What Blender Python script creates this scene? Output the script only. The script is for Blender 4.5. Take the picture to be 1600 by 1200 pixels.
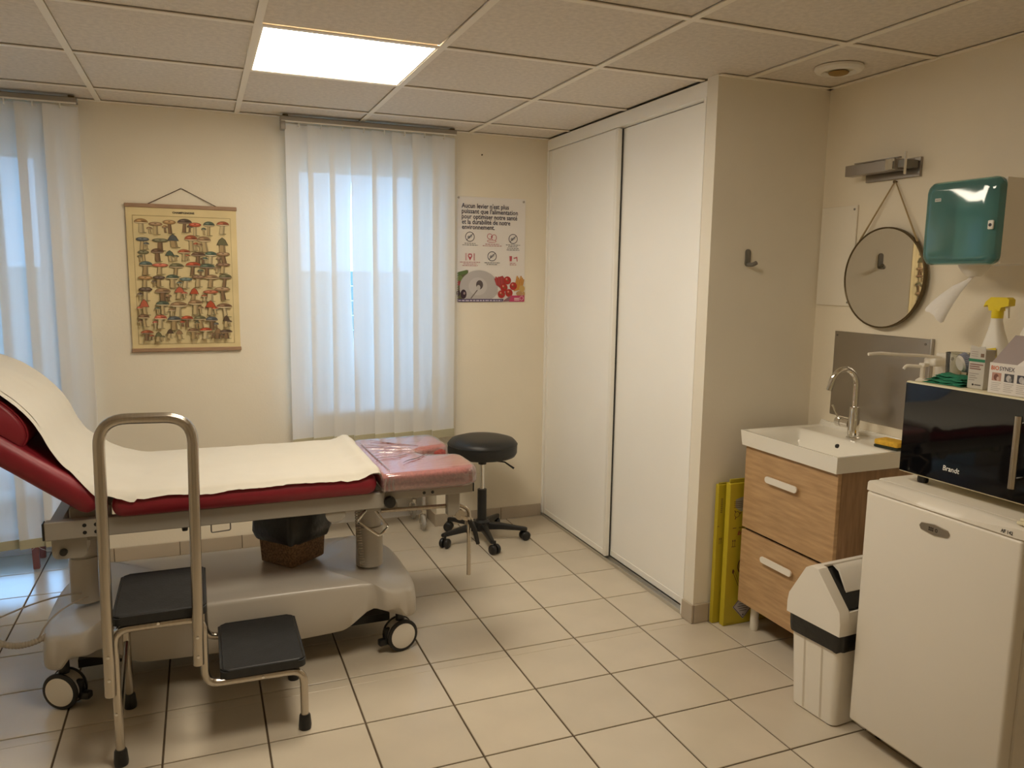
import bpy, bmesh, math, random
from mathutils import Vector, Matrix, noise
import numpy as np

PI = math.pi
for o in list(bpy.data.objects):
    bpy.data.objects.remove(o, do_unlink=True)
scene = bpy.context.scene
COL = scene.collection

# ------------------------------------------------------------------ camera
CAM_H, FPX, YAW, PITCH, ROLL = 1.442, 1208.3, .3832, -.1404, .0138
cam_data = bpy.data.cameras.new('camera')
cam_data.sensor_fit = 'HORIZONTAL'
cam_data.sensor_width = 36.0
cam_data.lens = FPX / 1600 * 36.0
cam_data.clip_start = .02
cam = bpy.data.objects.new('camera', cam_data)
COL.objects.link(cam)
_f = Vector((math.sin(YAW) * math.cos(PITCH), math.cos(YAW) * math.cos(PITCH), math.sin(PITCH)))
_r0 = Vector((math.cos(YAW), -math.sin(YAW), 0))
_u0 = _r0.cross(_f)
_r = _r0 * math.cos(ROLL) + _u0 * math.sin(ROLL)
_u = -_r0 * math.sin(ROLL) + _u0 * math.cos(ROLL)
_m = Matrix((_r, _u, -_f)).transposed().to_4x4()
_m.translation = (0, 0, CAM_H)
cam.matrix_world = _m
scene.camera = cam

# ------------------------------------------------------------------ sky, exposure
world = bpy.data.worlds.new('sky')
scene.world = world
world.use_nodes = True
bg = world.node_tree.nodes['Background']
bg.inputs['Color'].default_value = (.28, .56, 1.0, 1)      # even overcast daylight
SKY = 8.0
bg.inputs['Strength'].default_value = SKY
PANEL = 14.6                                                # ceiling light panel, in its builder below
PANEL_COL = (1.0, .88, .70, 1)
vs = scene.view_settings
vs.view_transform = 'Standard'
vs.look = 'None'
vs.exposure = 0.3
vs.gamma = 1.0
vs.use_curve_mapping = False
scene.cycles.diffuse_bounces = 8
scene.cycles.transparent_max_bounces = 32

# ------------------------------------------------------------------ materials
MATS = {}
def mat(name, color, rough=.5, metal=0.0, var=0.0, vscale=8.0, bump=0.0, bscale=60.0,
        coat=0.0, spec=.5, stretch=None, rand=0.0, var2=None):
    """Principled material; colour varies a little with object-space noise, and per object if rand."""
    m = bpy.data.materials.new(name)
    m.use_nodes = True
    nt = m.node_tree
    b = nt.nodes['Principled BSDF']
    b.inputs['Base Color'].default_value = (*color, 1)
    b.inputs['Roughness'].default_value = rough
    b.inputs['Metallic'].default_value = metal
    b.inputs['Coat Weight'].default_value = coat
    b.inputs['Specular IOR Level'].default_value = spec
    tc = nt.nodes.new('ShaderNodeTexCoord')
    mp = nt.nodes.new('ShaderNodeMapping')
    if stretch:
        mp.inputs['Scale'].default_value = stretch
    nt.links.new(tc.outputs['Object'], mp.inputs['Vector'])
    if var or rand:
        nz = nt.nodes.new('ShaderNodeTexNoise')
        nz.inputs['Scale'].default_value = vscale
        nz.inputs['Detail'].default_value = 5
        nt.links.new(mp.outputs['Vector'], nz.inputs['Vector'])
        mx = nt.nodes.new('ShaderNodeMix')
        mx.data_type = 'RGBA'
        c2 = var2 if var2 else tuple(max(0, c * (1 - var)) for c in color)
        mx.inputs['A'].default_value = (*c2, 1)
        mx.inputs['B'].default_value = (*tuple(min(1, c * (1 + var * .5)) for c in color), 1)
        rp = nt.nodes.new('ShaderNodeValToRGB')
        rp.color_ramp.elements[0].position = .32
        rp.color_ramp.elements[1].position = .68
        nt.links.new(nz.outputs['Fac'], rp.inputs['Fac'])
        nt.links.new(rp.outputs['Color'], mx.inputs['Factor'])
        last = mx.outputs['Result']
        if rand:
            oi = nt.nodes.new('ShaderNodeObjectInfo')
            mr = nt.nodes.new('ShaderNodeMapRange')
            mr.inputs['To Min'].default_value = 1 - rand
            mr.inputs['To Max'].default_value = 1 + rand
            nt.links.new(oi.outputs['Random'], mr.inputs['Value'])
            hs = nt.nodes.new('ShaderNodeHueSaturation')
            nt.links.new(mr.outputs['Result'], hs.inputs['Value'])
            nt.links.new(last, hs.inputs['Color'])
            last = hs.outputs['Color']
        nt.links.new(last, b.inputs['Base Color'])
    if bump:
        n2 = nt.nodes.new('ShaderNodeTexNoise')
        n2.inputs['Scale'].default_value = bscale
        n2.inputs['Detail'].default_value = 4
        nt.links.new(mp.outputs['Vector'], n2.inputs['Vector'])
        bp = nt.nodes.new('ShaderNodeBump')
        bp.inputs['Strength'].default_value = bump
        bp.inputs['Distance'].default_value = .004
        nt.links.new(n2.outputs['Fac'], bp.inputs['Height'])
        nt.links.new(bp.outputs['Normal'], b.inputs['Normal'])
    MATS[name] = m
    return m

mat('wall', (.82, .75, .61), .75, var=.03, vscale=3, bump=.12, bscale=110)
mat('wall_white', (.82, .77, .66), .7, var=.03, vscale=3, bump=.1, bscale=110)
mat('niche', (.80, .78, .74), .8, var=.03)
mat('tile', (.60, .53, .42), .22, var=.05, vscale=5, rand=.035, bump=.015, bscale=14, spec=.5)
mat('plinth', (.46, .39, .30), .35, var=.06, vscale=6, rand=.04)
mat('grout', (.10, .07, .04), .9, var=.15, vscale=20)
mat('ceil_tile', (.74, .675, .59), .9, var=.10, vscale=55, bump=.35, bscale=190, rand=.02)
mat('tbar', (.86, .80, .69), .45)
mat('door_white', (.96, .945, .895), .35, var=.015, vscale=3)
mat('alu_white', (.92, .90, .84), .3)
mat('gap_shade', (.03, .03, .03), .6)
mat('rail_grey', (.34, .31, .27), .4, metal=.4)
mat('alu', (.62, .60, .56), .32, metal=.9)
mat('upvc', (.82, .82, .82), .4)
mat('red', (.25, .014, .026), .40, var=.08, vscale=25, bump=.05, bscale=320)
mat('red_pale', (.46, .105, .09), .5, var=.22, vscale=130, bump=.12, bscale=260, var2=(.30, .035, .03))
mat('paper_sheet', (.60, .565, .49), .85, var=.02, vscale=7, bump=.10, bscale=40)
mat('table_cover', (.52, .48, .415), .35, var=.03, vscale=4, coat=.2)
mat('table_frame', (.36, .335, .29), .38, var=.03)
mat('column', (.44, .41, .36), .3, var=.02)
mat('black', (.012, .012, .012), .4)
mat('black_rubber', (.016, .017, .018), .55, var=.25, vscale=30, bump=.2, bscale=200)
mat('black_skin', (.014, .014, .014), .42, var=.2, vscale=14, bump=.06, bscale=150)
mat('bag', (.012, .012, .012), .28, bump=.8, bscale=25)
mat('chrome', (.78, .76, .72), .10, metal=1)
mat('steel', (.55, .50, .43), .24, metal=1, var=.08, vscale=6, bump=.02, stretch=(30, 1, 1))
mat('steel_plate', (.45, .42, .38), .30, metal=1, var=.06, vscale=4, bump=.02, bscale=40)
mat('castor_grey', (.42, .40, .36), .35)
mat('hub_white', (.80, .76, .68), .4)
mat('wicker', (.22, .125, .06), .8, var=.55, vscale=140, bump=.9, bscale=170)
mat('ceramic', (.86, .83, .75), .08, coat=.5)
mat('plastic_white', (.82, .78, .70), .35, var=.01)
mat('fridge_white', (.76, .71, .62), .33, var=.02, vscale=2.5)
mat('fridge_side', (.36, .32, .31), .45)
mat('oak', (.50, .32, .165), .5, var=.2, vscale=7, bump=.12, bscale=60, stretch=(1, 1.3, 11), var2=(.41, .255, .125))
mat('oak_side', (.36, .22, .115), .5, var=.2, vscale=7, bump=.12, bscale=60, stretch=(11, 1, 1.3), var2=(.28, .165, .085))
mat('dark_gap', (.05, .04, .03), .8)
mat('yellow_card', (.50, .40, .02), .5, var=.06, vscale=8)
mat('yellow_dark', (.42, .34, .02), .6, var=.08, vscale=8)
mat('yellow', (.80, .62, .015), .35)
mat('sponge', (.80, .48, .05), .9, var=.15, vscale=90, bump=.7, bscale=120)
mat('scour', (.03, .04, .025), .95, bump=.6, bscale=160)
mat('black_glass', (.004, .004, .005), .035, spec=.6)
mat('cream', (.72, .66, .46), .4)
mat('mw_body', (.62, .58, .48), .35, metal=.2)
mat('badge', (.42, .37, .30), .3, metal=.8)
mat('ink', (.02, .018, .018), .7)
mat('ink_red', (.35, .02, .04), .7)
mat('ink_orange', (.62, .13, .03), .7)
mat('ink_navy', (.03, .025, .06), .7)
mat('ink_white', (.85, .83, .78), .6)
mat('ink_grey', (.30, .28, .26), .7)
mat('card_white', (.78, .74, .70), .55)
mat('card_white_dim', (.36, .30, .29), .6)  # white inner card, the dim light on it put into a mauve-grey colour
mat('card_grey', (.55, .52, .46), .5)
mat('green', (.02, .20, .11), .85, var=.3, vscale=60, bump=.5, bscale=150)
mat('green_band', (.02, .22, .12), .5)
mat('blue_grey', (.26, .28, .36), .5)
mat('rope', (.45, .34, .18), .9, bump=.5, bscale=300)
mat('string', (.10, .06, .035), .9)
mat('lamp_steel', (.36, .33, .30), .33, metal=1, var=.04)
mat('hook_grey', (.20, .19, .17), .45, metal=.3)
mat('mirror', (.86, .85, .83), .015, metal=1)
mat('rim', (.12, .085, .04), .4, metal=.7)
mat('batten', (.36, .22, .13), .55, var=.15, vscale=20, stretch=(1, 10, 10))
mat('stain', (.34, .21, .06), .7)
mat('paper', (.82, .79, .75), .85, bump=.3, bscale=60)
mat('rosewood', (.33, .12, .11), .5, var=.15, vscale=10)
mat('terrace', (.42, .41, .38), .9, var=.1, vscale=3)
mat('fence_dark', (.16, .18, .15), .8)
mat('pin', (.45, .42, .38), .3, metal=.6)
mat('cable', (.40, .35, .28), .5)
mat('trolley', (.44, .40, .36), .4, metal=.3)

def nodes_mat(name):
    m = bpy.data.materials.new(name)
    m.use_nodes = True
    nt = m.node_tree
    nt.nodes.clear()
    out = nt.nodes.new('ShaderNodeOutputMaterial')
    MATS[name] = m
    return m, nt, out

def blind_mat(name, col, trans, sheer=0.0):
    m, nt, out = nodes_mat(name)
    d = nt.nodes.new('ShaderNodeBsdfDiffuse')
    t = nt.nodes.new('ShaderNodeBsdfTranslucent')
    tc = nt.nodes.new('ShaderNodeTexCoord')
    mp = nt.nodes.new('ShaderNodeMapping')
    mp.inputs['Scale'].default_value = (30, 30, 1.2)
    nz = nt.nodes.new('ShaderNodeTexNoise')
    nz.inputs['Scale'].default_value = 1.5
    nt.links.new(tc.outputs['Object'], mp.inputs['Vector'])
    nt.links.new(mp.outputs['Vector'], nz.inputs['Vector'])
    mr = nt.nodes.new('ShaderNodeMix')
    mr.data_type = 'RGBA'
    mr.inputs['A'].default_value = (*[c * .93 for c in col], 1)
    mr.inputs['B'].default_value = (*col, 1)
    nt.links.new(nz.outputs['Fac'], mr.inputs['Factor'])
    nt.links.new(mr.outputs['Result'], d.inputs['Color'])
    nt.links.new(mr.outputs['Result'], t.inputs['Color'])
    mx = nt.nodes.new('ShaderNodeMixShader')
    mx.inputs['Fac'].default_value = trans
    nt.links.new(d.outputs[0], mx.inputs[1])
    nt.links.new(t.outputs[0], mx.inputs[2])
    if sheer:      # open weave: a little light passes straight through
        tr = nt.nodes.new('ShaderNodeBsdfTransparent')
        m2 = nt.nodes.new('ShaderNodeMixShader')
        m2.inputs['Fac'].default_value = sheer
        nt.links.new(mx.outputs[0], m2.inputs[1])
        nt.links.new(tr.outputs[0], m2.inputs[2])
        mx = m2
    nt.links.new(mx.outputs[0], out.inputs['Surface'])
blind_mat('blind', (.90, .89, .86), .285, .030)
blind_mat('blind_weight', (.56, .52, .36), .08)

def clear_mat(name, tint, gloss_rough=.05, base=.04, haze=0.0, haze_col=(.8, .8, .8), bump=0.0, bscale=30, stretch=None):
    """thin clear sheet: tinted transparency, fresnel gloss, optional milky haze"""
    m, nt, out = nodes_mat(name)
    tr = nt.nodes.new('ShaderNodeBsdfTransparent')
    tr.inputs['Color'].default_value = (*tint, 1)
    gl = nt.nodes.new('ShaderNodeBsdfGlossy')
    gl.inputs['Roughness'].default_value = gloss_rough
    gl.inputs['Color'].default_value = (1, 1, 1, 1)
    lw = nt.nodes.new('ShaderNodeFresnel')
    lw.inputs['IOR'].default_value = 1.5
    ad = nt.nodes.new('ShaderNodeMath')
    ad.operation = 'ADD'
    ad.use_clamp = True
    ad.inputs[1].default_value = base
    nt.links.new(lw.outputs[0], ad.inputs[0])
    mx = nt.nodes.new('ShaderNodeMixShader')
    nt.links.new(ad.outputs[0], mx.inputs['Fac'])
    src = tr
    if haze:
        df = nt.nodes.new('ShaderNodeBsdfDiffuse')
        df.inputs['Color'].default_value = (*haze_col, 1)
        m0 = nt.nodes.new('ShaderNodeMixShader')
        m0.inputs['Fac'].default_value = haze
        nt.links.new(tr.outputs[0], m0.inputs[1])
        nt.links.new(df.outputs[0], m0.inputs[2])
        src = m0
    nt.links.new(src.outputs[0], mx.inputs[1])
    nt.links.new(gl.outputs[0], mx.inputs[2])
    if bump:
        tc = nt.nodes.new('ShaderNodeTexCoord')
        mp = nt.nodes.new('ShaderNodeMapping')
        if stretch:
            mp.inputs['Scale'].default_value = stretch
        nz = nt.nodes.new('ShaderNodeTexNoise')
        nz.inputs['Scale'].default_value = bscale
        bp = nt.nodes.new('ShaderNodeBump')
        bp.inputs['Strength'].default_value = bump
        bp.inputs['Distance'].default_value = .01
        nt.links.new(tc.outputs['Object'], mp.inputs['Vector'])
        nt.links.new(mp.outputs['Vector'], nz.inputs['Vector'])
        nt.links.new(nz.outputs['Fac'], bp.inputs['Height'])
        nt.links.new(bp.outputs['Normal'], gl.inputs['Normal'])
        nt.links.new(bp.outputs['Normal'], lw.inputs['Normal'])
    nt.links.new(mx.outputs[0], out.inputs['Surface'])
clear_mat('glass', (.94, .97, .96), .01, .0)
clear_mat('wrap', (.97, .93, .93), .12, .10, haze=.17, haze_col=(.85, .66, .66), bump=.18, bscale=5, stretch=(1.2, 9, 3))
clear_mat('teal_cover', (.30, .58, .57), .06, .02, haze=.45, haze_col=(.12, .34, .34))
clear_mat('clear_cup', (.90, .90, .86), .04, .03, haze=.06)

def emit_mat(name, col, strength):
    m, nt, out = nodes_mat(name)
    e = nt.nodes.new('ShaderNodeEmission')
    e.inputs['Color'].default_value = col
    e.inputs['Strength'].default_value = strength
    nt.links.new(e.outputs[0], out.inputs['Surface'])
emit_mat('panel_light', PANEL_COL, PANEL)

def print_mat(name, rough=.65):
    m = bpy.data.materials.new(name)
    m.use_nodes = True
    nt = m.node_tree
    at = nt.nodes.new('ShaderNodeAttribute')
    at.attribute_name = 'Col'
    nt.links.new(at.outputs['Color'], nt.nodes['Principled BSDF'].inputs['Base Color'])
    nt.nodes['Principled BSDF'].inputs['Roughness'].default_value = rough
    MATS[name] = m
print_mat('print')
mat('chart_paper', (.74, .60, .32), .7, var=.12, vscale=5)

# ------------------------------------------------------------------ object helpers
def link(o, parent=None):
    COL.objects.link(o)
    if parent is not None:
        o.parent = parent
    return o

def base_of(p):
    v = Vector((0, 0, 0))
    while p is not None:
        v += p.location
        p = p.parent
    return v

def tag(o, label=None, cat=None, group=None, kind=None):
    if label: o['label'] = label
    if cat: o['category'] = cat
    if group: o['group'] = group
    if kind: o['kind'] = kind
    return o

def thing(name, label, cat, loc, group=None):
    o = bpy.data.objects.new(name, None)
    o.empty_display_size = .05
    o.location = loc
    COL.objects.link(o)
    return tag(o, label, cat, group)

def build(name, bm, m, parent=None, smooth=35, label=None, loc=None):
    """link bm (in world coordinates) as one mesh object under parent; origin at loc or at the parent's base"""
    me = bpy.data.meshes.new(name)
    bmesh.ops.recalc_face_normals(bm, faces=bm.faces) if smooth != 'raw' else None
    off = base_of(parent)
    if loc is not None:
        off = Vector(loc)
    if off.length > 0:
        bmesh.ops.translate(bm, verts=bm.verts, vec=-off)
    bm.to_mesh(me)
    bm.free()
    if smooth and smooth != 'raw':
        me.shade_smooth()
        me.set_sharp_from_angle(angle=math.radians(smooth))
    ms = m if isinstance(m, (list, tuple)) else [m]
    for q in ms:
        me.materials.append(MATS[q])
    o = bpy.data.objects.new(name, me)
    if loc is not None:
        o.location = Vector(loc) - base_of(parent)
    link(o, parent)
    if label: o['label'] = label
    return o

def BM():
    return bmesh.new()

def box(bm, x0, x1, y0, y1, z0, z1):
    v = [bm.verts.new(p) for p in ((x0, y0, z0), (x1, y0, z0), (x1, y1, z0), (x0, y1, z0),
                                   (x0, y0, z1), (x1, y0, z1), (x1, y1, z1), (x0, y1, z1))]
    for f in ((0, 3, 2, 1), (4, 5, 6, 7), (0, 1, 5, 4), (1, 2, 6, 5), (2, 3, 7, 6), (3, 0, 4, 7)):
        bm.faces.new([v[i] for i in f])
    return v

def rbox(bm, x0, x1, y0, y1, z0, z1, r=.01, seg=3, cuts=0):
    t = bmesh.new()
    box(t, x0, x1, y0, y1, z0, z1)
    if r > 0:
        bmesh.ops.bevel(t, geom=list(t.edges), offset=r, segments=seg, profile=.5, affect='EDGES')
    merge(bm, t)

def merge(bm, t, mx=None):
    if mx is not None:
        bmesh.ops.transform(t, matrix=mx, verts=t.verts)
    me = bpy.data.meshes.new('tmp')
    t.to_mesh(me)
    t.free()
    bm.from_mesh(me)
    bpy.data.meshes.remove(me)

def fillet(pts, r=.03, n=5):
    pts = [Vector(p) for p in pts]
    out = [pts[0]]
    for i in range(1, len(pts) - 1):
        a, b, c = pts[i - 1], pts[i], pts[i + 1]
        u, w = (a - b), (c - b)
        rr = min(r, u.length * .49, w.length * .49)
        p0, p1 = b + u.normalized() * rr, b + w.normalized() * rr
        for k in range(n + 1):
            t = k / n
            out.append(p0 * (1 - t) ** 2 + b * 2 * t * (1 - t) + p1 * t * t)
    out.append(pts[-1])
    return out

def tube(bm, pts, r, n=10, caps=True, closed=False):
    pts = [Vector(p) for p in pts]
    rad = r if isinstance(r, (list, tuple)) else [r] * len(pts)
    rings = []
    nrm = None
    N = len(pts)
    for i, p in enumerate(pts):
        if closed:
            d = pts[(i + 1) % N] - pts[(i - 1) % N]
        else:
            d = pts[min(i + 1, N - 1)] - pts[max(i - 1, 0)]
        if d.length < 1e-9: d = Vector((0, 0, 1))
        d.normalize()
        if nrm is None:
            a = Vector((0, 0, 1)) if abs(d.z) < .9 else Vector((1, 0, 0))
            nrm = (a - d * a.dot(d)).normalized()
        else:
            nrm = (nrm - d * nrm.dot(d))
            nrm = nrm.normalized() if nrm.length > 1e-6 else Vector((1, 0, 0))
        bn = d.cross(nrm)
        rings.append([bm.verts.new(p + (nrm * math.cos(2 * PI * k / n) + bn * math.sin(2 * PI * k / n)) * rad[i]) for k in range(n)])
    rng = range(N) if closed else range(N - 1)
    for i in rng:
        A, B = rings[i], rings[(i + 1) % N]
        for k in range(n):
            bm.faces.new((A[k], A[(k + 1) % n], B[(k + 1) % n], B[k]))
    if caps and not closed:
        bm.faces.new(rings[0][::-1])
        bm.faces.new(rings[-1])

def lathe(bm, prof, c=(0, 0, 0), n=28, axis='Z', capped=True):
    """prof: list of (radius, height) from bottom to top; axis through c"""
    c = Vector(c)
    def P(r, h, a):
        x, y = r * math.cos(a), r * math.sin(a)
        if axis == 'Z': return c + Vector((x, y, h))
        if axis == 'X': return c + Vector((h, x, y))
        return c + Vector((x, h, y))
    rings = []
    for r, h in prof:
        if r < 1e-6:
            rings.append([bm.verts.new(P(0, h, 0))])
        else:
            rings.append([bm.verts.new(P(r, h, 2 * PI * k / n)) for k in range(n)])
    for A, B in zip(rings[:-1], rings[1:]):
        for k in range(n):
            k2 = (k + 1) % n
            if len(A) == 1 and len(B) == 1: break
            if len(A) == 1: bm.faces.new((A[0], B[k2], B[k]))
            elif len(B) == 1: bm.faces.new((A[k], A[k2], B[0]))
            else: bm.faces.new((A[k], A[k2], B[k2], B[k]))
    if capped:
        if len(rings[0]) > 1: bm.faces.new(rings[0][::-1])
        if len(rings[-1]) > 1: bm.faces.new(rings[-1])

def prism(bm, poly, h0, h1, axis='Z'):
    """extrude a 2-D polygon: axis Z -> (x,y), Y -> (x,z), X -> (y,z)"""
    def P(p, h):
        if axis == 'Z': return (p[0], p[1], h)
        if axis == 'Y': return (p[0], h, p[1])
        return (h, p[0], p[1])
    A = [bm.verts.new(P(p, h0)) for p in poly]
    B = [bm.verts.new(P(p, h1)) for p in poly]
    n = len(poly)
    bm.faces.new(A[::-1])
    bm.faces.new(B)
    for i in range(n):
        bm.faces.new((A[i], A[(i + 1) % n], B[(i + 1) % n], B[i]))

def bevel(bm, r, seg=2):
    bmesh.ops.bevel(bm, geom=list(bm.edges), offset=r, segments=seg, profile=.5, affect='EDGES', clamp_overlap=True)

def loft(bm, sections, cap=True):
    rings = [[bm.verts.new(p) for p in s] for s in sections]
    n = len(rings[0])
    for A, B in zip(rings[:-1], rings[1:]):
        for k in range(n):
            bm.faces.new((A[k], A[(k + 1) % n], B[(k + 1) % n], B[k]))
    if cap:
        bm.faces.new(rings[0][::-1])
        bm.faces.new(rings[-1])

def rrect(cx, cy, hx, hy, r, n=5):
    out = []
    for qx, qy, a0 in ((1, 1, 0), (-1, 1, PI / 2), (-1, -1, PI), (1, -1, 1.5 * PI)):
        for k in range(n + 1):
            a = a0 + k * PI / 2 / n
            out.append((cx + qx * (hx - r) + r * math.cos(a), cy + qy * (hy - r) + r * math.sin(a)))
    return out

def copy_tree(src, delta, parent=None):
    """copy a thing with its parts and sub-parts, shifted by delta"""
    c = src.copy()
    COL.objects.link(c)
    if parent is None:
        c.location = src.location + Vector(delta)
    else:
        c.parent = parent
    for ch in src.children:
        copy_tree(ch, delta, c)
    return c

FONT = None
def text_mesh(body, size, bold=0.0, width=None, align='LEFT', shear=0.0):
    cu = bpy.data.curves.new('text', 'FONT')
    cu.body = body
    cu.size = size
    cu.offset = bold
    cu.shear = shear
    cu.align_x = align
    cu.resolution_u = 2
    o = bpy.data.objects.new('text', cu)
    COL.objects.link(o)
    bpy.context.view_layer.update()
    dg = bpy.context.evaluated_depsgraph_get()
    me = bpy.data.meshes.new_from_object(o.evaluated_get(dg))
    bpy.data.objects.remove(o, do_unlink=True)
    bm = bmesh.new()
    bm.from_mesh(me)
    bpy.data.meshes.remove(me)
    if width and len(bm.verts):
        xs = [v.co.x for v in bm.verts]
        x0, w = min(xs), max(xs) - min(xs)
        for v in bm.verts:
            v.co.x = (v.co.x - x0) * width / w
    return bm

def text_on(name, body, size, origin, xdir, updir, m, parent, bold=0.0, width=None, align='LEFT', shear=0.0):
    """lettering: baseline start at origin, running along xdir"""
    bm = text_mesh(body, size, bold, width, align, shear)
    x, u = Vector(xdir).normalized(), Vector(updir).normalized()
    n = x.cross(u)
    mx = Matrix((x, u, n)).transposed().to_4x4()
    mx.translation = Vector(origin)
    bmesh.ops.transform(bm, matrix=mx, verts=bm.verts)
    return build(name, bm, m, parent, smooth='raw')

class Print:
    """flat print: coloured shapes on a sheet; each shape lies a hair above the last"""
    def __init__(s, origin, xdir, updir, step=.00002, lift=.0004):
        s.o, s.x, s.u = Vector(origin), Vector(xdir).normalized(), Vector(updir).normalized()
        s.n = s.x.cross(s.u)
        s.v, s.f, s.c = [], [], []
        s.k, s.step = lift, step
    def poly(s, pts, col):
        b = len(s.v)
        for a, q in pts:
            s.v.append(s.o + s.x * a + s.u * q + s.n * s.k)
        s.f.append(list(range(b, b + len(pts))))
        s.c.append(col)
        s.k += s.step
    def disc(s, a, q, ra, rq, col, n=14, a0=0, a1=2 * PI):
        s.poly([(a + ra * math.cos(a0 + (a1 - a0) * k / n), q + rq * math.sin(a0 + (a1 - a0) * k / n)) for k in range(n + (0 if a1 - a0 > 6.2 else 1))], col)
    def rect(s, a0, a1, q0, q1, col):
        s.poly([(a0, q0), (a1, q0), (a1, q1), (a0, q1)], col)
    def bar(s, p, q, w, col):
        p, q = Vector(p), Vector(q)
        d = (q - p).normalized() * w / 2
        n = Vector((-d.y, d.x))
        s.poly([tuple(p + n), tuple(p - n), tuple(q - n), tuple(q + n)], col)
    def ring(s, a, q, r, w, col, n=18):
        for k in range(n):
            t0, t1 = 2 * PI * k / n, 2 * PI * (k + 1) / n
            s.poly([(a + rr * math.cos(t), q + rr * math.sin(t)) for rr, t in ((r - w, t0), (r, t0), (r, t1), (r - w, t1))], col)
            s.k -= s.step
        s.k += s.step
    def build(s, name, parent, m='print'):
        off = base_of(parent)
        me = bpy.data.meshes.new(name)
        me.from_pydata([tuple(v - off) for v in s.v], [], s.f)
        ca = me.color_attributes.new('Col', 'FLOAT_COLOR', 'CORNER')
        i = 0
        for f, c in zip(s.f, s.c):
            for _ in f:
                ca.data[i].color = (*c, 1)
                i += 1
        me.materials.append(MATS[m])
        o = link(bpy.data.objects.new(name, me), parent)
        o['kind'] = 'stuff'
        return o

def struct(name, bm, m, label=None, smooth=None):
    o = build(name, bm, m, None, smooth)
    o['kind'] = 'structure'
    if label: o['label'] = label
    return o

# ================================================================== ROOM
XL, XR = -2.0, 2.42            # left and right walls
YF, YB = -1.3, 4.15            # wall behind the camera, window wall
YN = 4.47                      # outer face of the window wall (niche depth)
H = 2.204
XC, YC = 1.87, 2.573           # cupboard front plane, its side wall
FX, FY, TS = .4433, 2.6254, .30
N1 = (-1.70, -.60)             # niche with the glazed door
N2 = (.45, 1.215)              # niche with the window

# floor: grout bed with tiles standing proud
bm = BM()
box(bm, XL - .1, XR + .1, YF - .1, YN + .05, -.08, -.004)
floor = struct('floor', bm, 'grout', 'beige ceramic tile floor with dark grout')
G = .0030
tile_cache = {}
def tile_obj(name, x0, x1, y0, y1, z0, z1, m, parent, r=.0015):
    cx, cy, cz = (x0 + x1) / 2, (y0 + y1) / 2, z0
    key = (round(x1 - x0, 4), round(y1 - y0, 4), round(z1 - z0, 4), m)
    if key not in tile_cache:
        b = BM()
        box(b, -(x1 - x0) / 2, (x1 - x0) / 2, -(y1 - y0) / 2, (y1 - y0) / 2, 0, z1 - z0)
        top = [e for e in b.edges if all(v.co.z > 1e-6 for v in e.verts)]
        bmesh.ops.bevel(b, geom=top, offset=r, segments=1, affect='EDGES')
        me = bpy.data.meshes.new(name)
        b.to_mesh(me)
        b.free()
        me.materials.append(MATS[m])
        tile_cache[key] = me
    o = bpy.data.objects.new(name, tile_cache[key])
    o.location = Vector((cx, cy, cz)) - base_of(parent)
    return link(o, parent)

def tile_region(x0, x1, y0, y1):
    i = math.floor((x0 - FX) / TS)
    while FX + i * TS < x1 - 1e-6:
        j = math.floor((y0 - FY) / TS)
        while FY + j * TS < y1 - 1e-6:
            a0, a1 = max(x0, FX + i * TS + G), min(x1, FX + (i + 1) * TS - G)
            b0, b1 = max(y0, FY + j * TS + G), min(y1, FY + (j + 1) * TS - G)
            if a1 - a0 > .004 and b1 - b0 > .004:
                tile_obj('tile', a0, a1, b0, b1, -.004, 0.0, 'tile', floor)
            j += 1
        i += 1
tile_region(XL, XR, YF, YC)
tile_region(XL, XC + .02, YC, YB)
tile_region(N1[0], N1[1], YB, YN - .02)
tile_region(N2[0], N2[1], YB, YN - .02)

# walls
ZT = 2.32
WH, WS = 2.01, .70           # window head and sill in niche 2
bm = BM()
box(bm, XL - .1, N1[0], YB, YN, -.05, ZT)
box(bm, N1[0], N1[1], YB, YN, 2.08, ZT)
box(bm, N1[1], N2[0], YB, YN, -.05, ZT)
box(bm, N2[0], N2[1], YB, YN, WH + .04, ZT)
box(bm, N2[1], XR + .1, YB, YN, -.05, ZT)
struct('wall_back', bm, 'wall', 'cream window wall with two deep niches')
bm = BM()
box(bm, N2[0], N2[1], YN - .08, YN, -.05, WS)
struct('wall_under_window', bm, 'niche', 'white parapet under the window in the niche')
bm = BM()
box(bm, XR, XR + .1, YF - .1, YN, -.05, ZT)
struct('wall_right', bm, 'wall', 'cream wall behind the washbasin')
bm = BM()
box(bm, XL - .1, XL, YF - .1, YB, -.05, ZT)
struct('wall_left', bm, 'wall')
bm = BM()
box(bm, XL - .1, XR + .1, YF - .1, YF, -.05, ZT)
struct('wall_front', bm, 'wall')
bm = BM()
box(bm, XC, XR, YC, YC + .07, 0, H + .01)
struct('wall_cupboard_side', bm, 'wall_white', 'cream side wall of the built-in cupboard')

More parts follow.
